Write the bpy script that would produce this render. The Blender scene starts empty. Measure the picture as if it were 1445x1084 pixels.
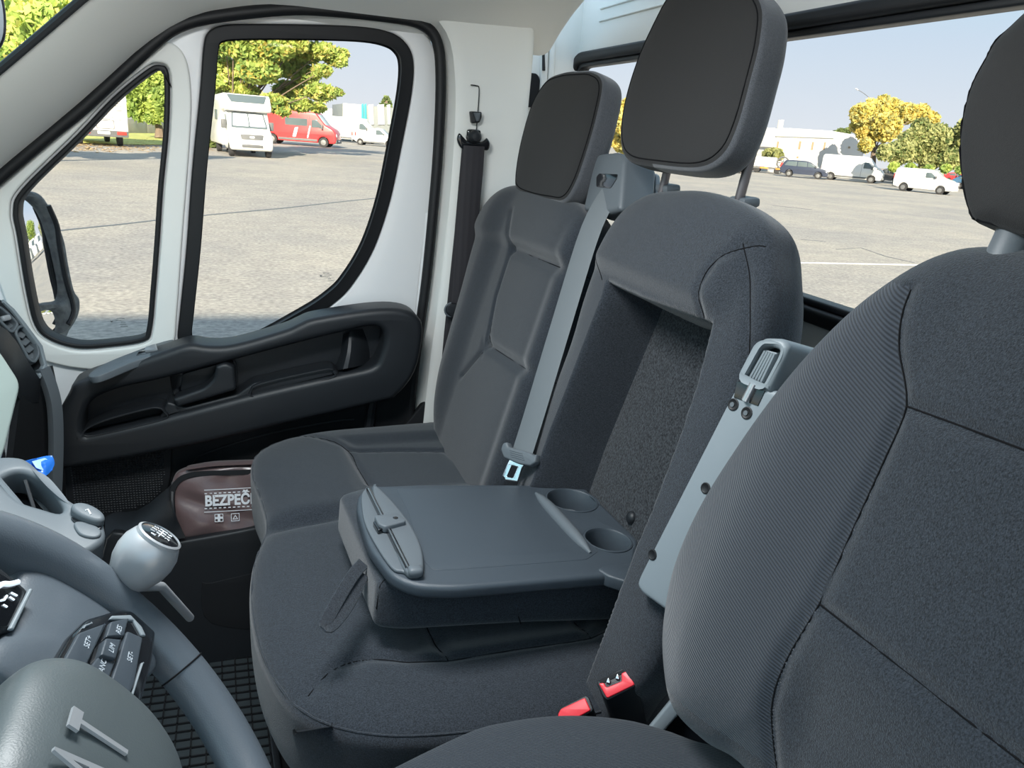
import bpy, bmesh, math, random
import numpy as np
from mathutils import Vector, Matrix
random.seed(7)
rng = np.random.default_rng(5)
SC = bpy.context.scene
COL = SC.collection
PI = math.pi
R = math.radians
# ------------------------------------------------------------------ camera, sky, sun, exposure
# world axes: X to the rear of the van, Y to the passenger side, Z up; metres; camera at the origin
W_, H_, F_ = 1445., 1084., 1085.
PITCH, ROLL, YAW = R(17.9), R(4.4), R(19.5)
fwd = np.array([math.sin(YAW)*math.cos(PITCH), math.cos(YAW)*math.cos(PITCH), -math.sin(PITCH)])
_r0 = np.array([math.cos(YAW), -math.sin(YAW), 0]); _u0 = np.cross(_r0, fwd)
rgt = _r0*math.cos(ROLL)+_u0*math.sin(ROLL); upv = -_r0*math.sin(ROLL)+_u0*math.cos(ROLL)
cd = bpy.data.cameras.new('camera'); cam = bpy.data.objects.new('camera', cd); COL.objects.link(cam)
cd.sensor_fit = 'HORIZONTAL'; cd.sensor_width = 36; cd.lens = 36*F_/W_; cd.clip_start = .02; cd.clip_end = 600
m = Matrix(((rgt[0], upv[0], -fwd[0], 0), (rgt[1], upv[1], -fwd[1], 0), (rgt[2], upv[2], -fwd[2], 0), (0, 0, 0, 1)))
cam.matrix_world = m; SC.camera = cam
SC.view_settings.view_transform = 'Standard'; SC.view_settings.look = 'None'
SC.view_settings.exposure = 0.98; SC.view_settings.gamma = 1; SC.view_settings.use_curve_mapping = False
GZ = -2.0
SKY_H, SKY_Z, SKY_S = (.72, .75, .80), (.30, .62, .96), 1.0
SUN_E, SUN_EL, SUN_AZ = 10.6, R(24), R(20)
wd = bpy.data.worlds.new('sky'); SC.world = wd; wd.use_nodes = True
nt = wd.node_tree; nt.nodes.clear()
o_ = nt.nodes.new('ShaderNodeOutputWorld'); b_ = nt.nodes.new('ShaderNodeBackground')
tc = nt.nodes.new('ShaderNodeTexCoord'); sx = nt.nodes.new('ShaderNodeSeparateXYZ'); cr = nt.nodes.new('ShaderNodeValToRGB')
nt.links.new(tc.outputs['Generated'], sx.inputs[0]); nt.links.new(sx.outputs['Z'], cr.inputs[0])
cr.color_ramp.elements[0].position = 0.0; cr.color_ramp.elements[0].color = (*SKY_H, 1)
cr.color_ramp.elements[1].position = .8; cr.color_ramp.elements[1].color = (.58, .74, .95, 1)
e = cr.color_ramp.elements.new(.13); e.color = (.56, .67, .80, 1)
e = cr.color_ramp.elements.new(.26); e.color = (.38, .65, .80, 1)
nt.links.new(cr.outputs[0], b_.inputs[0]); b_.inputs[1].default_value = SKY_S
nt.links.new(b_.outputs[0], o_.inputs[0])
sl = bpy.data.lights.new('sun', 'SUN'); so = bpy.data.objects.new('sun', sl); COL.objects.link(so)
sl.energy = SUN_E; sl.angle = R(.25); sl.color = (1, .885, .69)
sd = Vector((math.sin(SUN_AZ)*math.cos(SUN_EL), math.cos(SUN_AZ)*math.cos(SUN_EL), -math.sin(SUN_EL)))
so.rotation_euler = sd.to_track_quat('-Z', 'Y').to_euler(); so.location = (-3, -8, 8)
# fill light added out of view to brighten the cab (housing built with the ceiling)
FILL_W = 6.8
ll = bpy.data.lights.new('fill_light', 'AREA'); ll.shape = 'RECTANGLE'; ll.size = .34; ll.size_y = .20; ll.energy = FILL_W; ll.color = (.94, .98, 1.0)
lo_ = bpy.data.objects.new('fill_light', ll); COL.objects.link(lo_); lo_.location = (-.05, .78, .330)

# ------------------------------------------------------------------ helpers: sight lines meet real planes
def ray(px, py): return fwd+rgt*(px-W_/2)/F_-upv*(py-H_/2)/F_
def aty(px, py, Y): d = ray(px, py); return d*(Y/d[1])
def atx(px, py, X): d = ray(px, py); return d*(X/d[0])
def atz(px, py, Z): d = ray(px, py); return d*(Z/d[2])
def ground(px, py): return atz(px, py, GZ)
class Fr:
    """a flat working frame: origin O, axes U, V and normal N"""
    def __init__(s, O, U, V):
        s.O = np.array(O, float); s.U = np.array(U, float); s.U /= np.linalg.norm(s.U)
        V = np.array(V, float); V = V-s.U*(V@s.U); s.V = V/np.linalg.norm(V); s.N = np.cross(s.U, s.V)
    def pt(s, a, b, h=0): return s.O+s.U*a+s.V*b+s.N*h
    def px(s, x, y, h=0):
        d = ray(x, y); O = s.O+s.N*h; k = (O@s.N)/(d@s.N); p = d*k-O; return (float(p@s.U), float(p@s.V))
    def pxs(s, pts, h=0): return [s.px(x, y, h) for x, y in pts]
    def up(s, h): return Fr(s.O+s.N*h, s.U, s.V)
    def at(s, a, b, h=0): return Fr(s.pt(a, b, h), s.U, s.V)
    def mat(s):
        return Matrix(((s.U[0], s.V[0], s.N[0], s.O[0]), (s.U[1], s.V[1], s.N[1], s.O[1]), (s.U[2], s.V[2], s.N[2], s.O[2]), (0, 0, 0, 1)))
def frn(O, N, up=(0, 0, 1)):
    N = np.array(N, float); N /= np.linalg.norm(N); U = np.cross(up, N); return Fr(O, U, np.cross(N, U))
def smooth(pts, n=6, closed=True):
    P = [np.array(p, float) for p in pts]; L = len(P); out = []
    for i in range(L if closed else L-1):
        if closed: a, b, c, d = P[i-1], P[i], P[(i+1) % L], P[(i+2) % L]
        else: a, b, c, d = P[max(i-1, 0)], P[i], P[i+1], P[min(i+2, L-1)]
        for k in range(n):
            t = k/n
            out.append(.5*((2*b)+(-a+c)*t+(2*a-5*b+4*c-d)*t*t+(-a+3*b-3*c+d)*t**3))
    if not closed: out.append(P[-1])
    return out
def roundpoly(pts, r, n=4):
    """polygon with its corners rounded by radius r"""
    P = [np.array(p, float) for p in pts]; L = len(P); out = []
    for i in range(L):
        a, b, c = P[i-1], P[i], P[(i+1) % L]
        ra = r[i] if isinstance(r, (list, tuple)) else r
        u = a-b; v = c-b; lu, lv = np.linalg.norm(u), np.linalg.norm(v)
        k = min(ra, lu*.48, lv*.48); p, q = b+u/lu*k, b+v/lv*k
        for j in range(n+1):
            t = j/n; out.append((1-t)**2*p+2*t*(1-t)*b+t*t*q)
    return out
def rrect(w, h, r, cx=0, cy=0, n=4):
    return roundpoly([(cx-w/2, cy-h/2), (cx+w/2, cy-h/2), (cx+w/2, cy+h/2), (cx-w/2, cy+h/2)], r, n)
def area(p): return .5*sum(p[i-1][0]*p[i][1]-p[i][0]*p[i-1][1] for i in range(len(p)))
def inset(pts, d):
    P = [np.array(p, float) for p in pts]; s = 1 if area(P) > 0 else -1; out = []; L = len(P)
    for i in range(L):
        u = P[i]-P[i-1]; v = P[(i+1) % L]-P[i]
        u = u/(np.linalg.norm(u)+1e-9); v = v/(np.linalg.norm(v)+1e-9)
        t = u+v; t = t/(np.linalg.norm(t)+1e-9)
        out.append(P[i]+s*np.array([-t[1], t[0]])*d)
    return out
def circ(r, n=24, cx=0, cy=0): return [(cx+r*math.cos(2*PI*k/n), cy+r*math.sin(2*PI*k/n)) for k in range(n)]

WL = {}
def root(name, loc, label=None, cat=None, group=None, kind=None):
    o = bpy.data.objects.new(name, None); COL.objects.link(o); o.location = [float(v) for v in loc]; o.empty_display_size = .05
    WL[o] = Vector([float(v) for v in loc]); tag(o, label, cat, group, kind); return o
def tag(o, label=None, cat=None, group=None, kind=None):
    if label: o['label'] = label
    if cat: o['category'] = cat
    if group: o['group'] = group
    if kind: o['kind'] = kind
    return o
def link(name, me, mt, parent=None, smoothf=True):
    co = np.zeros(len(me.vertices)*3); me.vertices.foreach_get('co', co); co = co.reshape(-1, 3)
    c = (co.min(0)+co.max(0))/2; me.vertices.foreach_set('co', (co-c).ravel())
    if mt is not None:
        me.materials.clear(); me.materials.append(mt)
    for p in me.polygons: p.use_smooth = bool(smoothf)
    if smoothf is True:
        try: me.set_sharp_from_angle(angle=R(38))
        except Exception: pass
    me.update(); me.name = name
    o = bpy.data.objects.new(name, me); COL.objects.link(o); o.location = c
    WL[o] = Vector(c)
    if parent is not None:
        o.parent = parent; o.matrix_parent_inverse = Matrix.Translation(-WL[parent])
    return o
def mesh(name, V, Fc, mt, parent=None, sm=True):
    me = bpy.data.meshes.new(name); me.from_pydata([tuple(map(float, v)) for v in V], [], Fc)
    bm = bmesh.new(); bm.from_mesh(me); bmesh.ops.recalc_face_normals(bm, faces=bm.faces); bm.to_mesh(me); bm.free()
    return link(name, me, mt, parent, sm)
def frombm(name, bm, mt, parent=None, sm=True):
    me = bpy.data.meshes.new(name); bm.to_mesh(me); bm.free(); return link(name, me, mt, parent, sm)
def curve_mesh(cu, M4):
    ob = bpy.data.objects.new('tmp', cu); COL.objects.link(ob)
    dg = bpy.context.evaluated_depsgraph_get(); dg.update()
    me = bpy.data.meshes.new_from_object(ob.evaluated_get(dg)); me.transform(M4)
    bpy.data.objects.remove(ob); bpy.data.curves.remove(cu); return me
def plate(name, loops, fr, h0, h1, mt, parent=None, bev=.002, res=2, sm=True):
    """flat shape (outer loop and holes) in frame fr from height h0 to h1 with rounded edges"""
    cu = bpy.data.curves.new('c', 'CURVE'); cu.dimensions = '2D'; cu.fill_mode = 'BOTH'
    th = h1-h0; bev = min(bev, th*.49)
    for li, lp in enumerate(loops):
        if (area(lp) > 0) != (li == 0): lp = lp[::-1]
        s = cu.splines.new('POLY'); s.points.add(len(lp)-1)
        for i, p in enumerate(lp): s.points[i].co = (float(p[0]), float(p[1]), 0, 1)
        s.use_cyclic_u = True
    cu.extrude = th/2-bev; cu.bevel_depth = bev; cu.bevel_resolution = res; cu.offset = -bev
    me = curve_mesh(cu, fr.up((h0+h1)/2).mat())
    bm = bmesh.new(); bm.from_mesh(me); bmesh.ops.remove_doubles(bm, verts=bm.verts, dist=1e-5); bm.to_mesh(me); bm.free()
    return link(name, me, mt, parent, sm)
def text(name, s, fr, size, mt, parent=None, depth=.0006, bold=0, align='CENTER', sx=1):
    cu = bpy.data.curves.new('t', 'FONT'); cu.body = s; cu.size = size; cu.extrude = depth; cu.offset = bold*size
    cu.align_x = align; cu.align_y = 'CENTER'; cu.resolution_u = 3
    return link(name, curve_mesh(cu, fr.up(depth).mat() @ Matrix.Diagonal((sx, 1, 1, 1))), mt, parent, False)
def tube(name, path, r, mt, parent=None, n=8, closed=False, flat=None, upv_=None):
    """tube along path; r number or list; flat=(width,height) gives a strap"""
    P = [np.array(p, float) for p in path]; L = len(P); V = []; Fc = []
    prev = None
    for i in range(L):
        if closed: t = P[(i+1) % L]-P[i-1]
        else: t = P[min(i+1, L-1)]-P[max(i-1, 0)]
        t = t/(np.linalg.norm(t)+1e-12)
        if upv_ is not None: a = np.array(upv_, float)
        elif prev is None: a = np.array([0, 0, 1.]) if abs(t[2]) < .9 else np.array([1., 0, 0])
        else: a = prev
        a = a-t*(a@t); a = a/np.linalg.norm(a); prev = a; b = np.cross(t, a)
        for k in range(n):
            th = 2*PI*k/n
            rr = r[i] if isinstance(r, (list, tuple, np.ndarray)) else r
            if flat:
                c_, s_ = math.cos(th), math.sin(th)
                x = math.copysign(abs(c_)**.3, c_)*flat[1]/2; y = math.copysign(abs(s_)**.3, s_)*flat[0]/2
                V.append(P[i]+a*x+b*y)
            else: V.append(P[i]+a*math.cos(th)*rr+b*math.sin(th)*rr)
    for i in range(L if closed else L-1):
        for k in range(n):
            Fc.append((i*n+k, i*n+(k+1) % n, ((i+1) % L)*n+(k+1) % n, ((i+1) % L)*n+k))
    if not closed: Fc += [tuple(range(n))[::-1], tuple((L-1)*n+k for k in range(n))]
    return mesh(name, V, Fc, mt, parent)
def lathe(name, prof, fr, mt, parent=None, n=28, caps=True):
    """prof: (radius, height) along fr.N"""
    V = []; Fc = []
    for r, h in prof:
        for k in range(n): V.append(fr.pt(r*math.cos(2*PI*k/n), r*math.sin(2*PI*k/n), h))
    for i in range(len(prof)-1):
        for k in range(n): Fc.append((i*n+k, i*n+(k+1) % n, (i+1)*n+(k+1) % n, (i+1)*n+k))
    if caps:
        if prof[0][0] > 1e-6: Fc.append(tuple(range(n))[::-1])
        if prof[-1][0] > 1e-6: Fc.append(tuple((len(prof)-1)*n+k for k in range(n)))
    return mesh(name, V, Fc, mt, parent)
def box(name, fr, sx, sy, sz, mt, parent=None, bev=.003, seg=2, taper=None):
    """box centred on fr with sizes along U, V, N"""
    bm = bmesh.new(); bmesh.ops.create_cube(bm, size=1)
    for v in bm.verts:
        v.co = Vector((v.co.x*sx, v.co.y*sy, v.co.z*sz))
        if taper and v.co.z > 0: v.co.x *= taper[0]; v.co.y *= taper[1]
    if bev: bmesh.ops.bevel(bm, geom=list(bm.edges), offset=bev, segments=seg, affect='EDGES', profile=.5)
    bm.transform(fr.mat()); return frombm(name, bm, mt, parent)
def grid(name, rows, mt, parent=None, thick=0, sub=3, sm=True):
    """smooth surface through rows of 3-D points, with thickness"""
    G = [smooth(r, sub, False) for r in rows]
    G = np.array([smooth([g[j] for g in G], sub, False) for j in range(len(G[0]))]).transpose(1, 0, 2)
    n, m_ = G.shape[:2]; V = list(G.reshape(-1, 3)); Fc = []
    for i in range(n-1):
        for j in range(m_-1): Fc.append((i*m_+j, i*m_+j+1, (i+1)*m_+j+1, (i+1)*m_+j))
    if thick:
        du = np.gradient(G, axis=0); dv = np.gradient(G, axis=1); N = np.cross(du, dv); N /= np.linalg.norm(N, axis=2, keepdims=True)+1e-9
        B = G+N*thick; o = len(V); V += list(B.reshape(-1, 3))
        Fc += [tuple(k+o for k in f)[::-1] for f in list(Fc)]
        bd = [(0, j) for j in range(m_)]+[(i, m_-1) for i in range(1, n)]+[(n-1, j) for j in range(m_-2, -1, -1)]+[(i, 0) for i in range(n-2, 0, -1)]
        ids = [i*m_+j for i, j in bd]
        for k in range(len(ids)):
            a, b = ids[k], ids[(k+1) % len(ids)]; Fc.append((a, b, b+o, a+o))
    return mesh(name, V, Fc, mt, parent, sm)
def segdist(u, v, lines):
    d = np.full(u.shape, 9.)
    for ln in lines:
        for (x0, y0), (x1, y1) in zip(ln[:-1], ln[1:]):
            dx, dy = x1-x0, y1-y0; L2 = dx*dx+dy*dy+1e-12
            t = np.clip(((u-x0)*dx+(v-y0)*dy)/L2, 0, 1)
            d = np.minimum(d, np.hypot(u-x0-t*dx, v-y0-t*dy))
    return d
def polysd(u, v, poly):
    """signed distance, positive inside"""
    d = segdist(u, v, [list(poly)+[poly[0]]]); ins = np.zeros(u.shape, bool); L = len(poly)
    for i in range(L):
        x0, y0 = poly[i-1]; x1, y1 = poly[i]
        c = ((y0 > v) != (y1 > v)) & (u < (x1-x0)*(v-y0)/(y1-y0+1e-12)+x0); ins ^= c
    return np.where(ins, d, -d)
def sst(x): x = np.clip(x, 0, 1); return x*x*(3-2*x)
def pillow(name, outline, fr, T, mt, parent=None, Tb=None, p=4., rings=40, n=160, fn=None, pb=None, base=0., center=None, warp=None, seg=None):
    """closed cushion body: outline in fr, domed T to the front, Tb to the back; fn(u,v) adds relief to the front"""
    O = np.array([np.array(q, float) for q in outline]); d = np.r_[0, np.cumsum(np.linalg.norm(np.diff(np.vstack([O, O[:1]]), axis=0), axis=1))]
    s = np.linspace(0, d[-1], n, endpoint=False); OO = np.vstack([O, O[:1]])
    O = np.c_[np.interp(s, d, OO[:, 0]), np.interp(s, d, OO[:, 1])]
    c = np.array(center) if center is not None else (O.min(0)+O.max(0))/2
    Tb = T if Tb is None else Tb; pb = pb or p
    V = []; Fc = []
    rr = np.sin(np.linspace(0, 1, rings+1)**.8*PI/2)
    def hgt(r, T, p): return T*np.clip(1-r**p, 0, 1)**(1/p)
    for side, TT, pp in ((1, T, p), (-1, Tb, pb)):
        for i in range(rings, -1, -1) if side == 1 else range(1, rings+1):
            r = rr[i] if side == 1 else rr[rings-i]
            uv = c+(O-c)*r; h = np.full(n, hgt(r, TT, pp))
            if side == 1 and fn is not None: h = h+fn(uv[:, 0], uv[:, 1])*(1-r**14)
            h = side*h+base if side == -1 else h+base
            P = fr.O+np.outer(uv[:, 0], fr.U)+np.outer(uv[:, 1], fr.V)+np.outer(h, fr.N)
            if warp is not None: P = warp(P)
            V.append(P)
    # order: outer ring first (front), to centre; then back from near outer to centre
    V = np.vstack(V); m_ = 2*rings+1
    def rowi(i): return i*n
    for i in range(rings):
        for k in range(n): Fc.append((rowi(i)+k, rowi(i)+(k+1) % n, rowi(i+1)+(k+1) % n, rowi(i+1)+k))
    st = rings+1
    for k in range(n): Fc.append((k, (k+1) % n, st*n+(k+1) % n, st*n+k)[::-1])
    for i in range(rings-1):
        for k in range(n): Fc.append((rowi(st+i)+k, rowi(st+i)+(k+1) % n, rowi(st+i+1)+(k+1) % n, rowi(st+i+1)+k)[::-1])
    me = bpy.data.meshes.new(name); me.from_pydata(V.tolist(), [], Fc)
    bm = bmesh.new(); bm.from_mesh(me); bmesh.ops.remove_doubles(bm, verts=bm.verts, dist=1e-5)
    bmesh.ops.recalc_face_normals(bm, faces=bm.faces); bm.to_mesh(me); bm.free()
    o = link(name, me, mt, parent, 2)
    O2 = O
    def surf(u, v, lift=0.):
        """point on the front surface over (u, v)"""
        q = np.array([u, v])-c; a = math.atan2(q[1], q[0]); A = np.arctan2(O2[:, 1]-c[1], O2[:, 0]-c[0])
        k = int(np.argmin(np.abs((A-a+PI) % (2*PI)-PI))); R_ = np.linalg.norm(O2[k]-c); r = min(np.linalg.norm(q)/R_, 1)
        h = float(hgt(r, T, p))
        if fn is not None: h += float(fn(np.array([u]), np.array([v]))[0])*(1-r**14)
        P = fr.pt(u, v, h+base+lift)
        if warp is not None: P = warp(np.array([P]))[0]
        return P
    o2 = o; surf.c = c
    return o2, surf
def seam(surf, pts, mt, parent, r=.0013, lift=.0, n=5, name='seam', closed=False):
    pts = smooth(pts, n, closed)
    return tube(name, [surf(p[0], p[1], lift) for p in pts], r, mt, parent, n=6, closed=closed)

# ------------------------------------------------------------------ materials
def mat(name, col, rough=.5, metal=0., col2=None, nscale=200., bump=0., bscale=600., spec=.5, wave=None, sheen=0., emit=None, coat=0., detail=3., wcol=None, ramp=(.35, .65)):
    mt = bpy.data.materials.new(name); mt.use_nodes = True; n_ = mt.node_tree.nodes; l_ = mt.node_tree.links
    b = n_['Principled BSDF']; b.inputs['Base Color'].default_value = (*col, 1); b.inputs['Roughness'].default_value = rough
    b.inputs['Metallic'].default_value = metal; b.inputs['Specular IOR Level'].default_value = spec
    if sheen: b.inputs['Sheen Weight'].default_value = sheen; b.inputs['Sheen Roughness'].default_value = .5
    if coat: b.inputs['Coat Weight'].default_value = coat; b.inputs['Coat Roughness'].default_value = .08
    if emit: b.inputs['Emission Color'].default_value = (*emit[:3], 1); b.inputs['Emission Strength'].default_value = emit[3]
    t = n_.new('ShaderNodeTexCoord')
    if col2:
        x = n_.new('ShaderNodeTexNoise'); x.inputs['Scale'].default_value = nscale; x.inputs['Detail'].default_value = detail
        l_.new(t.outputs['Object'], x.inputs['Vector'])
        c = n_.new('ShaderNodeValToRGB'); c.color_ramp.elements[0].position = ramp[0]; c.color_ramp.elements[1].position = ramp[1]
        c.color_ramp.elements[0].color = (*col, 1); c.color_ramp.elements[1].color = (*col2, 1)
        l_.new(x.outputs['Fac'], c.inputs[0]); l_.new(c.outputs[0], b.inputs['Base Color'])
    hs = None
    if wave:
        mp = n_.new('ShaderNodeMapping'); mp.inputs['Rotation'].default_value = wave[1]; l_.new(t.outputs['Object'], mp.inputs[0])
        w = n_.new('ShaderNodeTexWave'); w.bands_direction = 'Z' if len(wave) < 4 else wave[3]; w.inputs['Scale'].default_value = wave[0]; w.inputs['Distortion'].default_value = wave[2]; w.inputs['Detail Scale'].default_value = 3
        l_.new(mp.outputs[0], w.inputs['Vector']); hs = w.outputs['Fac']
        if wcol:
            mx = n_.new('ShaderNodeMix'); mx.data_type = 'RGBA'; mx.inputs['A'].default_value = (*col, 1); mx.inputs['B'].default_value = (*wcol, 1)
            l_.new(hs, mx.inputs['Factor']); l_.new(mx.outputs['Result'], b.inputs['Base Color'])
    if bump:
        bp = n_.new('ShaderNodeBump'); bp.inputs['Strength'].default_value = bump; bp.inputs['Distance'].default_value = .001
        if hs is None:
            x2 = n_.new('ShaderNodeTexNoise'); x2.inputs['Scale'].default_value = bscale; x2.inputs['Detail'].default_value = 2
            l_.new(t.outputs['Object'], x2.inputs['Vector']); hs = x2.outputs['Fac']
        l_.new(hs, bp.inputs['Height']); l_.new(bp.outputs[0], b.inputs['Normal'])
    return mt
def glassmat(name, tint, refl=.06):
    mt = bpy.data.materials.new(name); mt.use_nodes = True; n_ = mt.node_tree.nodes; l_ = mt.node_tree.links; n_.clear()
    o = n_.new('ShaderNodeOutputMaterial'); a = n_.new('ShaderNodeBsdfTransparent'); a.inputs[0].default_value = (*tint, 1)
    g = n_.new('ShaderNodeBsdfGlossy'); g.inputs['Roughness'].default_value = .02; g.inputs['Color'].default_value = (1, 1, 1, 1)
    x = n_.new('ShaderNodeMixShader'); x.inputs[0].default_value = refl
    l_.new(a.outputs[0], x.inputs[1]); l_.new(g.outputs[0], x.inputs[2]); l_.new(x.outputs[0], o.inputs[0]); return mt
FAB = mat('seat_fabric', (.010, .0125, .0165), .92, col2=(.031, .038, .049), nscale=620, detail=5, bump=.7, bscale=900, spec=.25, sheen=.25)
TWL = mat('seat_fabric_twill', (.014, .017, .022), .9, bump=.6, spec=.25, sheen=.25, wave=(120, (R(-22), 0, 0), .4), wcol=(.044, .052, .066))
TWL2 = mat('seat_fabric_twill_flat', (.014, .017, .022), .9, bump=.6, spec=.25, sheen=.25, wave=(200, (R(66), 0, R(20)), .4), wcol=(.032, .039, .051))
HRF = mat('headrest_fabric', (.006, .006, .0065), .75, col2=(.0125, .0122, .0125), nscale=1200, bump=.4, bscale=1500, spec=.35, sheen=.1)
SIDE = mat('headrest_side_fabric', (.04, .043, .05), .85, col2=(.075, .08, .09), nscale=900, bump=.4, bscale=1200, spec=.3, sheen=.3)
FEL = mat('felt_lining', (.009, .010, .012), .97, col2=(.048, .053, .060), nscale=330, bump=.8, bscale=500, spec=.1, sheen=.2, detail=6)
SEAM = mat('seam_thread', (.008, .008, .009), .9, spec=.1)
BLK = mat('black_plastic', (.014, .016, .019), .42, bump=.25, bscale=1500, spec=.4)
BLK2 = mat('black_plastic_dull', (.010, .011, .013), .75, bump=.2, bscale=1500, spec=.3)
RUB = mat('rubber_seal', (.008, .0085, .010), .55, spec=.4)
GRY = mat('grey_plastic', (.10, .115, .128), .48, bump=.15, bscale=1800, spec=.45)
GRYL = mat('light_grey_plastic', (.20, .23, .25), .45, bump=.12, bscale=1800, spec=.45)
TRAY = mat('tray_plastic', (.048, .060, .073), .38, bump=.3, bscale=2200, spec=.5)
WHT = mat('white_trim', (.78, .78, .745), .55, bump=.08, bscale=1200, spec=.4)
PNT = mat('white_paint', (.80, .80, .80), .28, spec=.5, coat=.4)
HLN = mat('headliner_cloth', (.82, .82, .79), .9, bump=.3, bscale=900, spec=.2)
BELT = mat('belt_webbing', (.028, .026, .030), .7, wave=(24, (0, 0, 0), 0, 'X'), bump=.3, spec=.4)
BELTG = mat('grey_belt_webbing', (.13, .145, .155), .6, bump=.3, bscale=1500, spec=.4)
CHR = mat('chrome', (.85, .86, .88), .12, metal=1.)
STL = mat('steel', (.55, .56, .58), .3, metal=1.)
SATN = mat('satin_silver', (.36, .37, .385), .36, metal=.35)
RED = mat('red_button', (.78, .03, .045), .35, spec=.5)
WPRT = mat('white_print', (.75, .77, .80), .5)
GPRT = mat('grey_print', (.42, .46, .50), .5)
STW = mat('steering_leather', (.075, .090, .106), .38, bump=.15, bscale=900, spec=.5)
HUBM = mat('hub_plastic', (.072, .086, .090), .42, bump=.15, bscale=900, spec=.5)
GBLK = mat('gloss_black', (.006, .007, .009), .12, spec=.6, coat=.5)
BAGM = mat('burgundy_nylon', (.13, .085, .085), .30, bump=.5, bscale=60, spec=.6, sheen=.2)
BLUE = mat('blue_plastic_film', (.02, .16, .62), .3, spec=.6)
GLS = glassmat('window_glass', (.745, .745, .74), .003)
GLSW = glassmat('windscreen_glass', (.76, .81, .74), .05)
MIRR = mat('mirror_silver', (.93, .94, .95), .01, metal=1.)
ALU = mat('grey_screen', (.30, .36, .34), .35, spec=.5)
# ------------------------------------------------------------------ outside ground and the unseen block added to shade it
def asphalt():
    mt = bpy.data.materials.new('asphalt'); mt.use_nodes = True; n_ = mt.node_tree.nodes; l_ = mt.node_tree.links
    b = n_['Principled BSDF']; b.inputs['Roughness'].default_value = .95; b.inputs['Specular IOR Level'].default_value = .15
    t = n_.new('ShaderNodeTexCoord')
    def noi(sc, det, lo, hi, c0, c1):
        x = n_.new('ShaderNodeTexNoise'); x.inputs['Scale'].default_value = sc; x.inputs['Detail'].default_value = det
        l_.new(t.outputs['Object'], x.inputs['Vector']); c = n_.new('ShaderNodeValToRGB')
        c.color_ramp.elements[0].position = lo; c.color_ramp.elements[1].position = hi
        c.color_ramp.elements[0].color = (*c0, 1); c.color_ramp.elements[1].color = (*c1, 1); l_.new(x.outputs['Fac'], c.inputs[0]); return c.outputs[0]
    a = noi(16, 6, .35, .68, (.27, .262, .245), (.43, .41, .38)); c = noi(.25, 5, .35, .65, (.86, .86, .88), (1.08, 1.05, 1.0)); d = noi(2.2, 4, .4, .62, (.93, .93, .94), (1.05, 1.05, 1.04))
    def mul(p, q):
        x = n_.new('ShaderNodeMix'); x.data_type = 'RGBA'; x.blend_type = 'MULTIPLY'; x.inputs['Factor'].default_value = 1
        l_.new(p, x.inputs['A']); l_.new(q, x.inputs['B']); return x.outputs['Result']
    l_.new(mul(mul(a, c), d), b.inputs['Base Color']); return mt
ASP = asphalt()
mesh('ground', [(-260, -90, GZ), (260, -90, GZ), (260, 330, GZ), (-260, 330, GZ)], [(0, 1, 2, 3)], ASP)['kind'] = 'structure'
TAR = mat('tar_seal', (.10, .115, .13), .7); LINE = mat('road_paint', (.78, .76, .72), .8)
def gstrip(name, pts, w, mt, label, cat, h=.012):
    P = [ground(x, y) for x, y in pts]; o = tube(name, [p+np.array([0, 0, .002]) for p in P], 1, mt, n=8, flat=(w, h), upv_=(0, 0, 1))
    return tag(o, label, cat)
gstrip('tar_seam', [(40, 331), (90, 325), (160, 318), (230, 310), (300, 303), (400, 294), (480, 285), (560, 277), (640, 268)], .085, TAR, 'dark tar joint line running across the asphalt outside the passenger door', 'road joint')
gstrip('painted_line', [(1000, 368), (1130, 371), (1240, 373), (1330, 375), (1445, 378)], .11, LINE, 'white painted line on the asphalt behind the rear window', 'road marking')
gstrip('crack_line', [(1180, 352), (1215, 350), (1250, 362), (1290, 371)], .035, TAR, 'thin curved crack in the asphalt beyond the white line', 'road joint', .008)
gstrip('crack_line', [(1130, 338), (1165, 341)], .06, TAR, 'short dark crack in the asphalt near the middle headrest', 'road joint', .008)
gstrip('crack_line', [(1090, 290), (1146, 296)], .10, TAR, 'short dark repair line on the far asphalt below the dark people carrier', 'road joint', .008)
SHADEB = mat('shade_block_wall', (.72, .72, .70), .8)
g = root('shade_block', (-15.7, -36, GZ), 'tall pale unseen block added behind the driver side to shade the cab and near asphalt', 'building')  # unseen stand-in shade caster, kept slim so sunlit ground lights the cab
box('wall', Fr((-15.7, -36, GZ+10.05), (1, 0, 0), (0, 1, 0)), 6.2, 2.0, 20.1, SHADEB, g, bev=.05)
box('roof', Fr((-15.7, -36, GZ+20.3), (1, 0, 0), (0, 1, 0)), 6.3, 2.2, .4, SHADEB, g, bev=.05)

# ------------------------------------------------------------------ the cab shell
YD = 1.70
DR = Fr((0, YD, 0), (1, 0, 0), (0, 0, 1))
outer = smooth([(-90, 300), (0, 257), (100, 175), (215, 72), (262, 36), (330, 18), (450, 16), (560, 30), (604, 52), (619, 110), (612, 250), (592, 400), (574, 600), (560, 760), (330, 800), (60, 800), (-20, 600), (-90, 420)], 6)
quarter = smooth([(224, 92), (238, 105), (238, 180), (230, 265), (225, 340), (219, 414), (214, 464), (204, 481), (154, 489), (110, 491), (72, 480), (50, 459), (37, 409), (25, 335), (19, 297), (32, 266), (107, 192), (159, 138), (205, 100)], 5)
mainw = smooth([(287, 66), (293, 46), (308, 37), (335, 34), (405, 34), (504, 37), (549, 45), (572, 60), (583, 85), (581, 130), (566, 210), (550, 285), (528, 350), (500, 398), (475, 425), (430, 455), (340, 500), (262, 500), (251, 480), (254, 440), (263, 350), (271, 240), (282, 130)], 5)
door = root('door_1', (0, YD, -.9), kind='structure', label='white passenger door with black lower panel')
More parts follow.
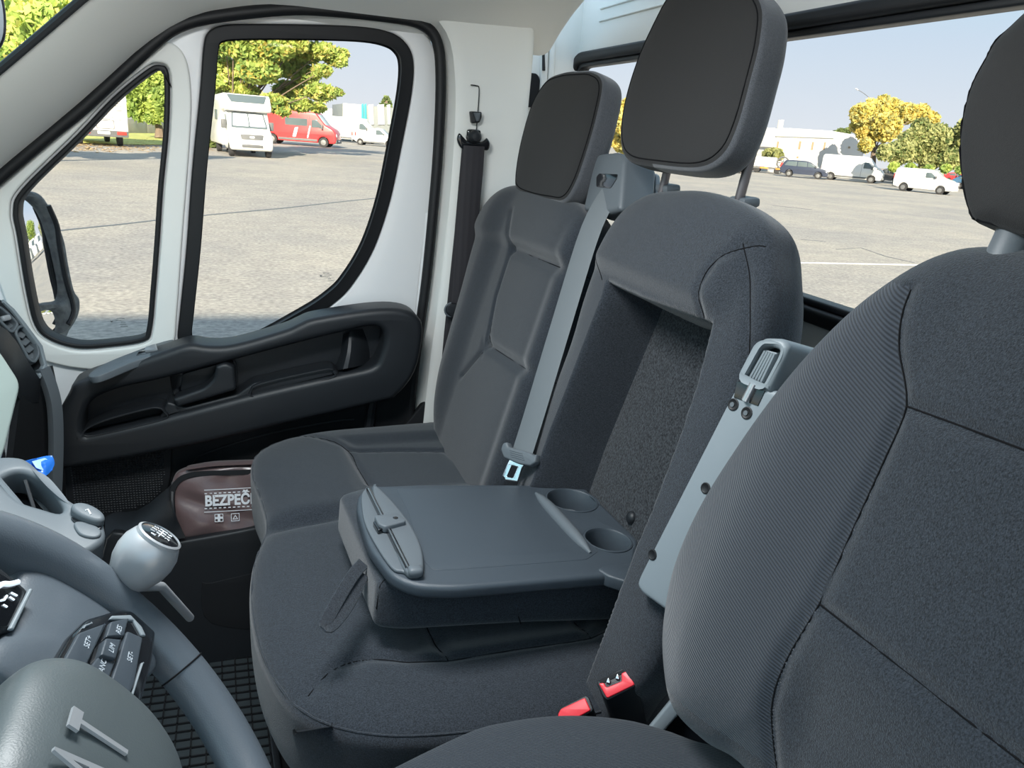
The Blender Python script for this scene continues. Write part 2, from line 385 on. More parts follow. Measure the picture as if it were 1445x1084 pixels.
qL, mL, oL = DR.pxs(quarter), DR.pxs(mainw), DR.pxs(outer)
plate('door_frame', [oL, qL, mL], DR, -.05, .0, PNT, door, bev=.006, res=3)
# raised pressing between the windows and the round frame of the quarter window
rise = smooth([(205, 62), (240, 60), (262, 82), (270, 130), (268, 200), (258, 330), (250, 440), (244, 486), (215, 505), (150, 520), (80, 512), (40, 490), (5, 410), (-25, 310), (-10, 262), (60, 195), (140, 112)], 6)
plate('quarter_window_trim', [DR.pxs(rise), inset(qL, -.004)], DR, -.002, .012, WHT, door, bev=.005, res=3)
w1 = plate('window_2', [inset(qL, .005)], DR, -.030, -.026, GLS, bev=.0005); w1['kind'] = 'structure'
plate('rubber_seal', [qL, inset(qL, .009)], DR, -.035, .006, RUB, w1, bev=.003)
w2 = plate('window_1', [inset(mL, .008)], DR, -.032, -.028, GLS, bev=.0005); w2['kind'] = 'structure'
plate('rubber_seal', [mL, inset(mL, .022)], DR, -.036, .004, RUB, w2, bev=.004)
# glass etching marks, too small to read
BMK = mat('etched_mark', (.12, .13, .13), .8)
for (x, y) in ((168, 452), (462, 388)):
    mk = Fr(DR.pt(*DR.px(x, y, -.025), -.025), DR.U, DR.V)
    rm_ = random.Random(x)
    for k in range(5): plate('glass_marking', [rrect(rm_.uniform(.007, .018), .0010, .0002, rm_.uniform(-.004, .010), .004-k*.0042, 1)], mk, 0, .0006, BMK, w2 if x > 300 else w1, bev=.0001, res=0)
    plate('glass_marking', [roundpoly([(-.017, -.001), (-.011, -.001), (-.014, -.005)], .0005, 1)], mk, 0, .0006, BMK, w2 if x > 300 else w1, bev=.0001, res=0)
# door lower panels
low = smooth([(104, 570), (125, 550), (240, 515), (430, 478), (560, 460), (582, 500), (578, 620), (560, 800), (300, 860), (90, 860), (84, 700)], 5)
plate('door_panel', [DR.pxs(low)], DR, -.04, .035, BLK2, door, bev=.008)
band = smooth([(112, 531), (125, 515), (192, 492), (242, 475), (272, 466), (298, 469), (332, 467), (397, 449), (418, 440), (440, 432), (512, 421), (555, 421), (577, 432), (583, 454), (573, 504), (548, 537), (523, 546), (404, 573), (260, 605), (130, 628), (98, 630), (92, 610), (94, 569)], 4)
rec = smooth([(118, 601), (121, 580), (133, 562), (170, 546), (238, 531), (404, 487), (476, 469), (522, 459), (538, 464), (541, 478), (535, 501), (523, 516), (476, 527), (361, 553), (224, 589), (134, 610), (122, 610)], 5)
bandL = DR.pxs(band); recL = DR.pxs(rec, .10)
armrest = plate('door_armrest', [bandL, recL], DR, .03, .115, BLK, door, bev=.014, res=4)
plate('recess_panel', [inset(recL, -.012)], DR, .03, .055, BLK, door, bev=.002)
# front lip of the recess with its two shallow trays
for pts in ([(122, 606), (150, 592), (215, 575), (232, 580), (226, 590), (134, 611)], [(356, 549), (372, 540), (458, 521), (468, 524), (462, 532), (366, 556)]):
    lp = DR.pxs(smooth(pts, 5), .10)
    plate('tray_rim', [inset(lp, -.004), lp], DR, .055, .112, BLK, door, bev=.003)
    plate('tray_floor', [lp], DR, .05, .075, BLK2, door, bev=.002)
lip = DR.pxs([(224, 592), (236, 566), (262, 574), (335, 556), (358, 540), (470, 518), (480, 528), (361, 557)], .10)
plate('recess_lip', [roundpoly(lip, .006)], DR, .05, .104, BLK, door, bev=.005)
# door pull in its dark cup
cup = roundpoly(DR.pxs([(236, 533), (322, 508), (334, 520), (336, 552), (252, 578), (240, 562)], .105), .010)
plate('handle_cup', [cup], DR, .055, .064, GBLK, door, bev=.001)
cup2 = roundpoly(DR.pxs([(256, 530), (310, 515), (312, 530), (296, 545), (254, 556)], .08), .008)
plate('handle_backing', [cup2], DR, .06, .070, BLK, door, bev=.002)
hd = roundpoly(DR.pxs([(305, 516), (318, 511), (331, 517), (334, 549), (250, 574), (244, 562), (290, 546), (303, 532)], .11), [.004, .008, .008, .008, .006, .006, .012, .012])
plate('door_handle', [hd], DR, .075, .118, BLK, door, bev=.007, res=4)
# curved wedge at the rear of the recess
grid('grab_pocket', [[DR.pt(*DR.px(x, y, h), h) for x, y, h in r] for r in (
    [(484, 473, .057), (493, 468, .075), (502, 466, .070), (512, 464, .057)],
    [(480, 500, .057), (490, 497, .100), (506, 492, .085), (520, 488, .057)],
    [(470, 524, .057), (484, 521, .110), (505, 517, .095), (522, 512, .057)])], BLK, door, thick=-.004)
# ledge: window switch panel
swp = DR.pxs(smooth([(126, 528), (150, 512), (200, 494), (240, 484), (247, 487), (248, 495), (200, 507), (140, 530)], 4), .07)
# the ledge is the top of the armrest: its frame follows the slope of the door top
A0, A1 = aty(140, 516, 1.67), aty(520, 427, 1.67)
LD = Fr(aty(208, 497, 1.655)+np.array([0, 0, -.004]), A1-A0, (0, 1, 0))
LD = Fr(LD.O+np.array([0, 0, .006]), LD.U, LD.V)
sw = [LD.px(x, y) for x, y in smooth([(126, 531), (150, 515), (200, 495), (240, 482), (247, 485), (248, 497), (200, 509), (140, 533)], 4)]
plate('switch_panel', [sw], LD, -.01, .004, GRY, door, bev=.002)
plate('switch_well', [roundpoly([LD.px(x, y) for x, y in [(193, 505), (197, 499), (222, 491), (224, 498)]], .002)], LD, .0, .0048, GBLK, door, bev=.0005)
plate('window_switch', [roundpoly([LD.px(x, y) for x, y in [(206, 500), (207, 496), (222, 491), (224, 498)]], .002)], LD, .0, .010, SATN, door, bev=.002)
# speaker grille: fine raised mesh
sp = DR.pxs(smooth([(97, 640), (170, 628), (236, 616), (242, 650), (236, 690), (210, 715), (150, 728), (104, 728), (94, 690)], 5), .04)
spk = plate('speaker_grille', [sp], DR, .03, .052, BLK2, door, bev=.003)
V = []; Fc = []
us = [p[0] for p in sp]; vs = [p[1] for p in sp]; gu = np.arange(min(us), max(us), .0056); gv = np.arange(min(vs), max(vs), .0056)
UU, VV = np.meshgrid(gu, gv); sdv = polysd(UU, VV, [tuple(p) for p in sp])
for a, b, s_ in zip(UU.ravel(), VV.ravel(), sdv.ravel()):
    if s_ > .012:
        k = len(V); q = .0018
        for du, dv in ((-q, -q), (q, -q), (q, q), (-q, q)): V.append(DR.pt(a+du, b+dv, .0525))
        V.append(DR.pt(a, b, .0545)); Fc += [(k, k+1, k+4), (k+1, k+2, k+4), (k+2, k+3, k+4), (k+3, k, k+4)]
gm = mesh('grille_mesh', V, Fc, BLK, door, False); gm['kind'] = 'stuff'
# storage panel outline and the door pocket
tube('panel_groove', [DR.pt(*DR.px(x, y, .037), .037) for x, y in smooth([(270, 668), (275, 650), (295, 638), (380, 612), (470, 595), (500, 592)], 4, False)], .0025, RUB, door)
tube('panel_edge', [DR.pt(*DR.px(x, y, .045), .045) for x, y in smooth([(528, 552), (521, 600), (515, 640)], 3, False)], .011, BLK, door)
PK = DR.up(.17)
grid('pocket_side', [[PK.pt(*PK.px(x, y, h), h) for x, y, h in r] for r in (
    [(150, 722, -.13), (195, 722, -.10), (238, 690, -.06), (245, 680, -.05)],
    [(150, 745, -.10), (190, 742, -.06), (238, 728, -.02), (246, 720, -.01)],
    [(150, 768, -.05), (190, 768, -.02), (240, 762, .0), (262, 758, .0)])], BLK, door, thick=.004)
pk = PK.pxs(smooth([(150, 762), (200, 762), (240, 766), (300, 757), (375, 742), (440, 725), (520, 715), (540, 900), (300, 960), (150, 900)], 4))
plate('door_pocket', [pk], PK, -.02, .0, BLK, door, bev=.006, res=3)
plate('pocket_floor', [rrect(.42, .11, .01, 0, 0)], Fr(PK.pt(*PK.px(300, 800), -.06), (1, 0, 0), (0, 1, 0)), -.01, 0, BLK2, door)
ls = PK.pxs(smooth([(285, 826), (300, 822), (370, 806), (420, 800), (420, 880), (300, 880)], 4))
plate('sill_recess', [ls], PK, -.004, .002, BLK2, door, bev=.001)

# weatherstrip round the opening
path = smooth([(-60, 300), (0, 250), (60, 199), (120, 150), (170, 104), (215, 63), (250, 38), (300, 24), (400, 13), (470, 15), (560, 25), (598, 36), (617, 60), (622, 110), (619, 200), (612, 290), (601, 400), (587, 500), (577, 600), (570, 720)], 5, False)
t = tube('trim_1', [aty(x, y, 1.675) for x, y in path], .0115, RUB, n=10); t['kind'] = 'structure'
t = tube('trim_2', [aty(x, y, 1.715) for x, y in smooth([(604, 300), (596, 400), (583, 520), (575, 640), (566, 760)], 4, False)], .018, PNT, n=10); t['kind'] = 'structure'
# A pillar
Apt = [(-90, 186), (-40, 140), (0, 103), (60, 52), (122, -1), (200, -62), (300, -130), (420, -200)]
Bpt = [(-90, 330), (-40, 290), (0, 249), (75, 187), (150, 122), (215, 66), (300, 24), (420, 10)]
rows = []
for (a, b) in zip(Apt, Bpt):
    p, q = aty(*a, 1.50), aty(*b, 1.69); m1 = p*.66+q*.34+np.array([.0, -.022, 0]); m2 = p*.3+q*.7+np.array([0, -.024, 0])
    rows.append([p+np.array([-.01, 0.01, 0]), p, m1, m2, q])
t = grid('trim_3', rows, WHT, thick=0); t['kind'] = 'structure'
wl = [aty(*a, 1.495) for a in Apt]
t = tube('trim_4', [p+np.array([-.006, 0, 0]) for p in wl], .007, BLK, n=8); t['kind'] = 'structure'
d0 = (wl[4]-wl[0]); d0 /= np.linalg.norm(d0)
a0 = wl[0]-d0*.55+np.array([-.01, .02, 0]); a1 = wl[4]+d0*.10+np.array([-.01, .02, 0])
b0, b1 = a0*np.array([1, 0, 1])+np.array([-.06, -.12, 0]), a1*np.array([1, 0, 1])+np.array([0, -.12, 0])
t = mesh('window_4', [a0, a1, b1, b0], [(0, 1, 2, 3)], GLSW, None, False); t['kind'] = 'structure'
# headliner
sec = [(1.72, .178), (1.69, .196), (1.655, .214), (1.58, .246), (1.46, .283), (1.25, .325), (.9, .350), (.45, .350), (.05, .335), (-.12, .29)]
rows = []
for X, dz, dy in ((-.27, -.01, -.02), (-.15, .0, 0), (.0, .0, .0), (.2, .0, 0), (.4, 0, 0), (.56, 0, 0), (.612, -.004, 0), (.635, .012, 0), (.64, .045, 0)):
    rows.append([np.array([X+(.0 if y < 1.5 else -.0), y+dy*(y > 1.4), z+dz]) for y, z in sec])
t = grid('ceiling', rows, HLN, thick=.006); t['kind'] = 'structure'
# unseen housing made up for the added fill light
lmp = root('fill_lamp', (-.05, .78, .347), 'white housing of the fill lamp added in the headliner, out of view', 'lamp')
plate('housing', [rrect(.26, .40, .03), rrect(.205, .345, .02)], Fr((-.05, .78, .347), (0, 1, 0), (1, 0, 0)), -.005, .016, WHT, lmp, bev=.004)
# B pillar trim
ys = [26, 60, 120, 200, 300, 400, 500, 600, 680]
xl = [606, 622, 627, 625, 617, 606, 593, 583, 575]; xm = [622, 641, 648, 646, 638, 628, 613, 602, 594]; xr = [752, 752, 747, 739, 728, 712, 697, 680, 668]
rows = []
for y, a, b, c in zip(ys, xl, xm, xr):
    p, q, r_ = aty(a, y, 1.70), aty(b, y, 1.655), aty(c, y, 1.645)
    rows.append([p+np.array([-.006, .05, 0]), p, p*.5+q*.5+np.array([0, -.008, 0]), q, q*.6+r_*.4, q*.15+r_*.85, r_, r_+np.array([.008, .03, 0]), r_+np.array([.006, .12, 0])])
bp = grid('trim_5', rows, WHT, sub=3); bp['kind'] = 'structure'
BP = Fr((0, 1.648, 0), (1, 0, 0), (0, 0, 1))
sl_ = [(664, 120), (672, 121), (676, 126), (674, 160), (672, 184)]
tube('cover_gap', [BP.pt(*BP.px(x, y), .001) for x, y in smooth(sl_, 3, False)], .0012, BLK, bp)
# side wall behind the pillar and its dark vent
t = plate('wall_right', [[(.36, -1.15), (.76, -1.15), (.76, .32), (.36, .32)]], Fr((0, 1.80, 0), (1, 0, 0), (0, 0, 1)), -.03, 0, WHT, bev=.001); t['kind'] = 'structure'
SW = Fr((0, 1.80, 0), (1, 0, 0), (0, 0, 1))
plate('side_vent', [roundpoly(SW.pxs([(740, 102), (757, 104), (761, 112), (759, 146), (754, 152), (740, 151)]), .006)], SW, -.005, .006, BLK2, t, bev=.002)
for xs in ((764, 773), (775, 783)):
    plate('pressed_rib', [roundpoly(SW.pxs([(xs[0], 56), (xs[1], 54), (xs[1]-8, 250), (xs[0]-10, 250)]), .008)], SW, -.004, .010, WHT, t, bev=.004)
plate('latch_slot', [roundpoly(SW.pxs([(765, 74), (768, 74), (769, 100), (765, 100)], .01), .002)], SW, .008, .014, BLK, t, bev=.001)
# rear wall with its window
RW = Fr((.74, 0, 0), (0, -1, 0), (0, 0, 1))
wo = [RW.px(x, y) for x, y in ((816, 130), (822, 88), (850, 76))]
tl = RW.px(812, 82); tr = RW.px(1390, -27); bl_y = RW.px(1128, 443)[1]
topv = (tl[1]+tr[1])/2
hole = roundpoly([(tl[0], bl_y), (.08, bl_y), (.08, topv), (tl[0], topv)], .055, 6)
wall = plate('wall_rear', [[(-1.84, -1.15), (.25, -1.15), (.25, .34), (-1.84, .34)], hole], RW, -.03, 0, WHT, bev=.002); wall['kind'] = 'structure'
w3 = plate('window_3', [inset(hole, .004)], RW, -.018, -.014, GLS, bev=.0005); w3['kind'] = 'structure'
plate('rubber_seal', [inset(hole, -.006), inset(hole, .016)], RW, -.024, .012, RUB, w3, bev=.006, res=3)
plate('rubber_lip', [inset(hole, .016), inset(hole, .026)], RW, -.024, .002, BLK, w3, bev=.003, res=2)
for y0 in (.250, .275): box('pressed_rib', RW.at(-.95, y0, .001), 1.5, .005, .005, WHT, wall, bev=.003)
# floor
t = plate('floor', [[(-.95, -.1), (.75, -.1), (.75, 1.78), (-.95, 1.78)]], Fr((0, 0, -1.16), (1, 0, 0), (0, 1, 0)), -.03, 0, BLK2, bev=.002); t['kind'] = 'structure'
t = plate('trim_6', [[(.03, -1.16), (.74, -1.16), (.74, -.55), (.42, -.55), (.03, -1.05)]], Fr((0, 1.66, 0), (1, 0, 0), (0, 0, 1)), -.02, .0, BLK2, bev=.003); t['kind'] = 'structure'

# ------------------------------------------------------------------ the twin passenger bench
TH = R(15); TV = np.array([math.sin(TH), 0, math.cos(TH)])
BK = Fr((.40, 0, -.68), (0, -1, 0), TV)           # u = -Y, v up the backrest, N to the front
bench = root('passenger_bench', (.25, 1.14, -1.16), 'dark grey fabric twin passenger bench with the middle backrest folded into a table', 'seat')
def bpx(pts, h=0): return BK.pxs(pts, h)
# outer backrest
FB = BK.up(.015)
oo = smooth([(-1.16, .00), (-1.13, .10), (-1.13, .30), (-1.14, .47), (-1.16, .555), (-1.23, .592), (-1.36, .603), (-1.50, .600), (-1.60, .585), (-1.655, .54), (-1.655, .46), (-1.640, .36), (-1.628, .25), (-1.61, .14), (-1.55, .05), (-1.46, -.03), (-1.30, -.05)], 8)
oseam = [bpx([(722, 350), (800, 382), (830, 392)], .045), bpx([(687, 487), (745, 525), (775, 545)], .045), bpx([(727, 300), (722, 350), (700, 420), (687, 487), (652, 530)], .045)]
bo = .05
def ofn(u, v):
    d = segdist(u, v, oseam[:2]); e_ = segdist(u, v, oseam[2:])
    ins = sst((-u-1.17)/.03)*sst((1.50-(-u)-0)/.05)
    up_ = sst((v-.472+(-u-1.43)*.05)/.03)
    return -.010*np.exp(-(d/.010)**2)-.005*np.exp(-(e_/.006)**2)+.012*up_+.018*sst(((-u)-1.47)/.09)+.012*sst((1.20-(-u))/.05)-.012*sst((.23-v)/.05)*0
ob, osf = pillow('outer_backrest', oo, FB, .032, FAB, bench, Tb=.08, p=4.5, rings=60, n=220, fn=ofn)
for s_ in oseam: seam(osf, s_, SEAM, ob, .0008)
# middle backrest with the recess the table folds out of
mo = smooth([(-1.085, -.10), (-1.085, .05), (-1.08, .22), (-1.07, .38), (-1.080, .47), (-1.078, .55), (-1.055, .602), (-1.01, .630), (-.945, .642), (-.87, .648), (-.79, .642), (-.725, .624), (-.695, .592), (-.667, .545), (-.645, .46), (-.628, .34), (-.615, .22), (-.615, .12), (-.64, .05), (-.68, -.08), (-.80, -.16), (-.95, -.16)], 8)
recp = bpx([(752, 686), (779, 608), (853, 419), (858, 400), (905, 422), (1003, 458), (983, 540), (958, 616), (920, 718), (900, 765)], .042)+[(-.70, .05), (-.74, -.2), (-1.055, -.2), (-1.05, .05)]
mseam = [bpx([(1003, 458), (1008, 410), (1030, 372), (1065, 350), (1078, 347)], .03), bpx([(1065, 350), (1070, 400), (1069, 470), (1062, 540)], .022)]
def mfn(u, v):
    s_ = polysd(u, v, recp); d = segdist(u, v, mseam)
    return -.104*sst((s_+.004)/.018)-.004*np.exp(-(d/.006)**2)+.012*sst((v-.50)/.03)*sst((-u-.70)/.05)
mb, msf = pillow('middle_backrest', mo, BK, .045, FAB, bench, Tb=.12, pb=1.9, p=5.0, rings=110, n=420, fn=mfn)
for s_ in mseam: seam(msf, s_, SEAM, mb, .0008)
seam(msf, bpx([(851, 345), (853, 375), (860, 398)], .03), SEAM, mb, .0009)
CPF = BK.up(-.052)
cp = roundpoly([(-1.052, -.02), (-.74, -.02), (-.752, .30), (-.762, .425), (-1.02, .440), (-1.05, .425)], .02)
cp = roundpoly(CPF.pxs([(905, 428), (960, 440), (1035, 462), (1000, 640), (880, 800), (800, 730), (845, 610)]), .015)
carp = plate('lining_panel', [cp], CPF, -.006, .002, FEL, bench, bev=.002)
for (x, y) in ((908, 447), (893, 731)):
    c = CPF.px(x, y); lathe('panel_clip', [(.0001, .0065), (.006, .0058), (.009, .003), (.0095, .0)], CPF.at(*c, .002), BLK, carp, n=16)
# headrests
def headrest(fr, outl, T, Tb, stx, name='headrest', post_len=.10, sidew=None, parent=None, seamin=.93, bot=None):
    h, sf = pillow(name, smooth(outl, 8), fr, T, HRF, parent, Tb=Tb, p=6, pb=3.5, rings=40, n=160)
    O = np.array(smooth(outl, 8)); c = sf.c
    tube('piping', [sf(*(c+(q-c)*seamin), .0003) for q in O], .0009, SEAM, h, n=6, closed=True)
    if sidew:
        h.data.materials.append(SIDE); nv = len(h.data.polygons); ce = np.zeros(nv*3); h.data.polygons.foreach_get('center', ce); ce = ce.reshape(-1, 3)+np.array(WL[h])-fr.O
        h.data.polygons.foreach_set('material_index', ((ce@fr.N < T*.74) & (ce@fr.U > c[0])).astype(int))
    return h, sf
HR = BK.up(.03)
def hr_center(px, py, h): return HR.px(px, py, h)
ho = HR.pxs([(862, 120), (848, 104), (825, 103), (800, 106), (778, 117), (758, 150), (742, 205), (734, 255), (738, 272), (758, 281), (785, 287), (806, 288), (822, 266), (838, 222), (853, 170)])
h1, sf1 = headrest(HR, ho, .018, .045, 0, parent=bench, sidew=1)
hm = HR.pxs([(1092, 10), (1060, -22), (1010, -26), (965, -14), (930, 45), (905, 105), (889, 165), (887, 210), (900, 233), (940, 242), (1000, 247), (1036, 230), (1058, 190), (1078, 120), (1092, 60)])
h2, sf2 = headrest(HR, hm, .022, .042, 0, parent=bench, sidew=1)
for h_, us_, lo, hi in ((h1, (-1.28, -1.42), .54, .62), (h2, (BK.px(1048, 290, -.012)[0], BK.px(939, 275, -.012)[0]), .59, .75)):
    for u in us_:
        ut = u+(.004 if h_ is h2 else 0); ft = -.012 if h_ is h1 else .012
        tube('post', [BK.pt(u, lo, -.012), BK.pt(ut, hi, ft)], .006, mat('post_steel', (.12, .11, .115), .35, metal=.6) if h_ is h2 else BLK, h_, n=12)
        if h_ is h2: box('post_guide', Fr(BK.pt(u, .648, -.012), (0, -1, 0), (1, 0, 0.1)), .036, .024, .012, GRY, h_, bev=.004)
# shoulder belt guide between the backrests
GD = BK.up(.012)
gp = roundpoly(GD.pxs([(846, 232), (852, 220), (880, 217), (890, 226), (884, 300), (862, 306), (830, 300)]), .010)
gd = plate('belt_guide', [gp], GD, -.05, .012, GRY, bench, bev=.008, res=3)
plate('belt_slot', [roundpoly(GD.pxs([(842, 250), (846, 245), (872, 246), (871, 252), (862, 266), (842, 264)], .012), .004)], GD, .009, .0130, GBLK, gd, bev=.0005)
MP = BK.up(-.07)
gb = plate('guide_bracket', [roundpoly(MP.pxs([(880, 228), (905, 238), (925, 245), (926, 300), (880, 305)]), .008)], MP, -.01, .0, GRYL, bench, bev=.002)
lathe('screw', [(.0001, .003), (.0045, .003), (.005, .001)], MP.at(*MP.px(916, 270), 0), STL, gb, n=14)
# bench cushion
CU = Fr((0, 0, -.655), (1, 0, 0), (0, 1, 0))
co_ = smooth([(.0, 1.30), (-.012, 1.39), (-.003, 1.48), (.045, 1.545), (.13, 1.585), (.25, 1.60), (.40, 1.61), (.50, 1.58), (.53, 1.4), (.53, 1.1), (.53, .85), (.50, .70), (.40, .655), (.25, .655), (.12, .675), (.04, .73), (.0, .83), (-.015, .95), (-.012, 1.06), (.004, 1.14), (.010, 1.20)], 7)
sC = lambda pts, z=.02: CU.pxs(pts, z)
cs = [sC([(395, 610), (440, 620), (490, 642), (505, 668), (520, 692)]), sC([(490, 642), (560, 641), (628, 642)]), sC([(628, 642), (655, 665), (700, 692)]),
      sC([(590, 862), (608, 900), (632, 945)]), sC([(790, 860), (820, 890), (832, 912)]), sC([(435, 985), (470, 955), (520, 943), (575, 946), (632, 945)]), sC([(632, 945), (720, 930), (832, 912), (880, 880)]),
      sC([(398, 735), (430, 726), (475, 728)])]
def cfn(u, v):
    d = segdist(u, v, cs[:7]); i1 = polysd(u, v, [(.17, 1.50), (.60, 1.50), (.60, 1.23), (.17, 1.23)]); i2 = polysd(u, v, [(.17, 1.10), (.60, 1.10), (.60, .79), (.17, .79)])
    mid = np.exp(-((v-1.165)/.022)**2)
    return -.006*np.exp(-(d/.007)**2)-.012*sst(i1/.05+.4)-.014*sst(i2/.05+.4)-.014*mid*sst((.20-u)/.12)-.006*mid
cb, csf = pillow('seat_cushion', co_, CU, .045, FAB, bench, Tb=.14, p=3.2, pb=5, rings=90, n=300, fn=cfn)
for s_ in cs[:7]: seam(csf, s_, SEAM, cb, .0010)
# piping where the top meets the front and side
pipe = [(p[0], p[1]) for p in inset(co_, .006)]
c_ = csf.c; O = np.array(co_)
pp = [csf(*(c_+(q-c_)*.985)) for q in O]
tube('piping', pp, .0016, FAB, cb, n=6, closed=True)
# base of the bench
bs = plate('seat_base', [roundpoly([(.10, .74), (.55, .74), (.55, 1.56), (.10, 1.56)], .03)], Fr((0, 0, -1.16), (1, 0, 0), (0, 1, 0)), .002, .40, BLK2, bench, bev=.01)
for i, (q, z) in enumerate((([(388, 893), (412, 882), (424, 910), (398, 925)], 1.13), ([(398, 962), (424, 950), (436, 1010), (418, 1022), (404, 1012)], .98))):
    fq = Fr((.055, 0, 0), (0, -1, 0), (0, 0, 1))
    plate('base_bracket', [roundpoly(fq.pxs(q), .006)], fq, -.06, .01, GRY, bench, bev=.004)
fq = Fr((.04, 0, 0), (0, -1, 0), (0, 0, 1))
plate('base_trim', [roundpoly(fq.pxs([(378, 868), (396, 868), (412, 1020), (430, 1032), (404, 1040), (392, 1020)]), .006)], fq, -.03, .01, BLK, bench, bev=.004)
# the folded table
TZ = -.490
TB = Fr((.0, 0, TZ), (1, 0, -.06), (0, 1, 0))
to = roundpoly(TB.pxs([(505, 700), (517, 686), (600, 683), (822, 684), (902, 762), (895, 808), (640, 829), (585, 826), (552, 812), (520, 770), (503, 716)]), [.006, .01, .006, .01, .01, .02, .02, .02, .02, .02, .02], 4)
cups = [(TB.px(807, 706), .037), (TB.px(858, 762), .031)]
table = plate('folding_table', [to]+[circ(r_, 36, *c) for c, r_ in cups], TB, -.018, .0, TRAY, bench, bev=.006, res=3)
ins = roundpoly(TB.pxs([(548, 694), (745, 690), (836, 778), (800, 800), (640, 806), (600, 806), (596, 770)]), .008)
ti = roundpoly(TB.pxs([(560, 690), (752, 687), (845, 778), (828, 790), (700, 800), (612, 806), (598, 792), (575, 720)]), .006)
plate('table_surface', [ti], TB, -.002, .0006, TRAY, table, bev=.0006)
to2 = inset(to, .006)
pad_o = [(p[0]+(-.016 if p[0] < .2 else .0), p[1]+(-.016 if p[1] < 1.0 else .012)) for p in to]
PF = Fr(TB.pt(0, 0, -.060), TB.U, TB.V)
pad_o = roundpoly(PF.pxs([(476, 738), (505, 728), (600, 724), (822, 724), (905, 800), (900, 862), (745, 866), (560, 876), (528, 872)], -.012), [.008, .02, .02, .02, .02, .01, .02, .012, .008])
pad, psf = pillow('table_padding', pad_o, PF, .042, FAB, bench, Tb=.034, p=9, pb=7, rings=60, n=260, fn=lambda u, v: -.035*sum(sst((r_+.008-np.hypot(u-c[0], v-c[1]))/.006) for c, r_ in cups))
tube('seam', [psf(*(psf.c+(np.array(TB.px(745, 822))-psf.c)*k)) for k in (.9, .96, .985)], .0008, SEAM, pad)
tube('seam', [psf(*(psf.c+(np.array(PF.px(529, 872, -.012))-psf.c)*k)) for k in (.80, .88, .94, .97, .985, .995)], .0008, SEAM, pad)
lp = [TB.pt(*TB.px(515, 765), -.03), TB.pt(*TB.px(500, 778), -.035), TB.pt(*TB.px(480, 800), -.045), TB.pt(*TB.px(463, 822), -.055), TB.pt(*TB.px(470, 822), -.058), TB.pt(*TB.px(488, 806), -.056), TB.pt(*TB.px(505, 786), -.05), TB.pt(*TB.px(516, 770), -.04)]
tube('pull_strap', smooth(lp, 4, False), 1, FAB, pad, n=8, flat=(.016, .0025), upv_=(0.6, -.1, .8))
# document clip across the front of the table
cl = smooth(TB.pxs([(526, 686), (534, 688), (556, 710), (578, 738), (594, 770), (598, 798), (594, 808), (586, 810), (572, 805), (556, 770), (530, 712)], .008), 5)
clip = plate('document_clip', [cl], TB, .0, .010, GRY, bench, bev=.004, res=3)
g0 = smooth(TB.pxs([(510, 702), (514, 692), (522, 690), (545, 735), (572, 800), (566, 806), (552, 800), (530, 768), (514, 735)], .004), 4)
plate('clip_bed', [g0], TB, .0, .005, GRY, clip, bev=.002)
gr = TB.pxs([(517, 690), (522, 689), (578, 800), (572, 802)], .009)
plate('clip_groove', [gr], TB, .0, .0108, GBLK, clip, bev=.0003)
tube('clip_rod', [TB.pt(*TB.px(520, 690, .011), .011), TB.pt(*TB.px(576, 801, .011), .011)], .0016, STL, clip)
plate('clip_catch', [roundpoly(TB.pxs([(528, 728), (560, 724), (574, 736), (544, 744), (534, 740)], .015), .004)], TB, .006, .016, GRY, clip, bev=.002)
plate('clip_notch', [roundpoly(TB.pxs([(526, 737), (538, 736), (548, 744), (534, 750)], .01), .003)], TB, .003, .0115, GBLK, clip, bev=.001)
plate('catch_slot', [circ(.0035, 12, *TB.px(558, 731, .016))], TB, .012, .0166, GBLK, clip, bev=.0003)
box('clip_end', Fr(TB.pt(*TB.px(586, 806, .008), .008), TB.U, TB.V), .018, .016, .012, GRY, clip, bev=.005, seg=3)
# rib and cup holders
r0, r1 = TB.px(757, 692, .006), TB.px(834, 776, .006)
tube('table_rib', [TB.pt(r0[0]+(r1[0]-r0[0])*k, r0[1]+(r1[1]-r0[1])*k, .001) for k in np.linspace(0, 1, 9)], [.002, .007, .009, .0095, .0095, .0095, .009, .007, .002], GRY, table, n=14)
for c, r_ in cups:
    lathe('cup_holder', [(.0001, -.036), (r_-.006, -.036), (r_-.002, -.032), (r_-.0005, -.001), (r_+.001, .0012), (r_+.003, .0006), (r_+.0035, -.002)], TB.at(*c), TRAY, table, n=36, caps=False)
plate('hinge_cover', [roundpoly(TB.pxs([(842, 808), (850, 803), (896, 799), (905, 815), (890, 828), (858, 818)], -.004), .004)], TB, -.016, .0015, TRAY, bench, bev=.003)
# ------------------------------------------------------------------ belts
t = root('seat_belt', aty(668, 195, 1.64), 'black shoulder belt hanging from the white door pillar', 'seat belt')
c = aty(669, 190, 1.632)
PB = Fr(c, (1, 0, 0), (0, 0, 1))
tube('webbing', [aty(x, y, Y) for x, y, Y in ((669, 206, 1.618), (667, 240, 1.62), (660, 320, 1.622), (652, 420, 1.622), (645, 500, 1.622), (636, 600, 1.622))], 1, BELT, t, n=8, flat=(.046, .002), upv_=(0, 1, 0))
tube('webbing', [aty(x, y, Y) for x, y, Y in ((666, 208, 1.634), (655, 330, 1.638), (640, 470, 1.638), (628, 600, 1.638))], 1, BELT, t, n=8, flat=(.044, .002), upv_=(0, 1, 0))
ring = smooth([PB.px(x, y) for x, y in [(648, 188), (654, 194), (660, 199), (678, 200), (684, 197), (687, 195), (691, 203), (688, 212), (680, 211), (672, 208), (662, 207), (655, 212), (648, 206), (645, 196)]], 4)
hole_ = [PB.px(x, y) for x, y in [(656, 203), (660, 202), (680, 203), (684, 202), (682, 206), (657, 206)]]
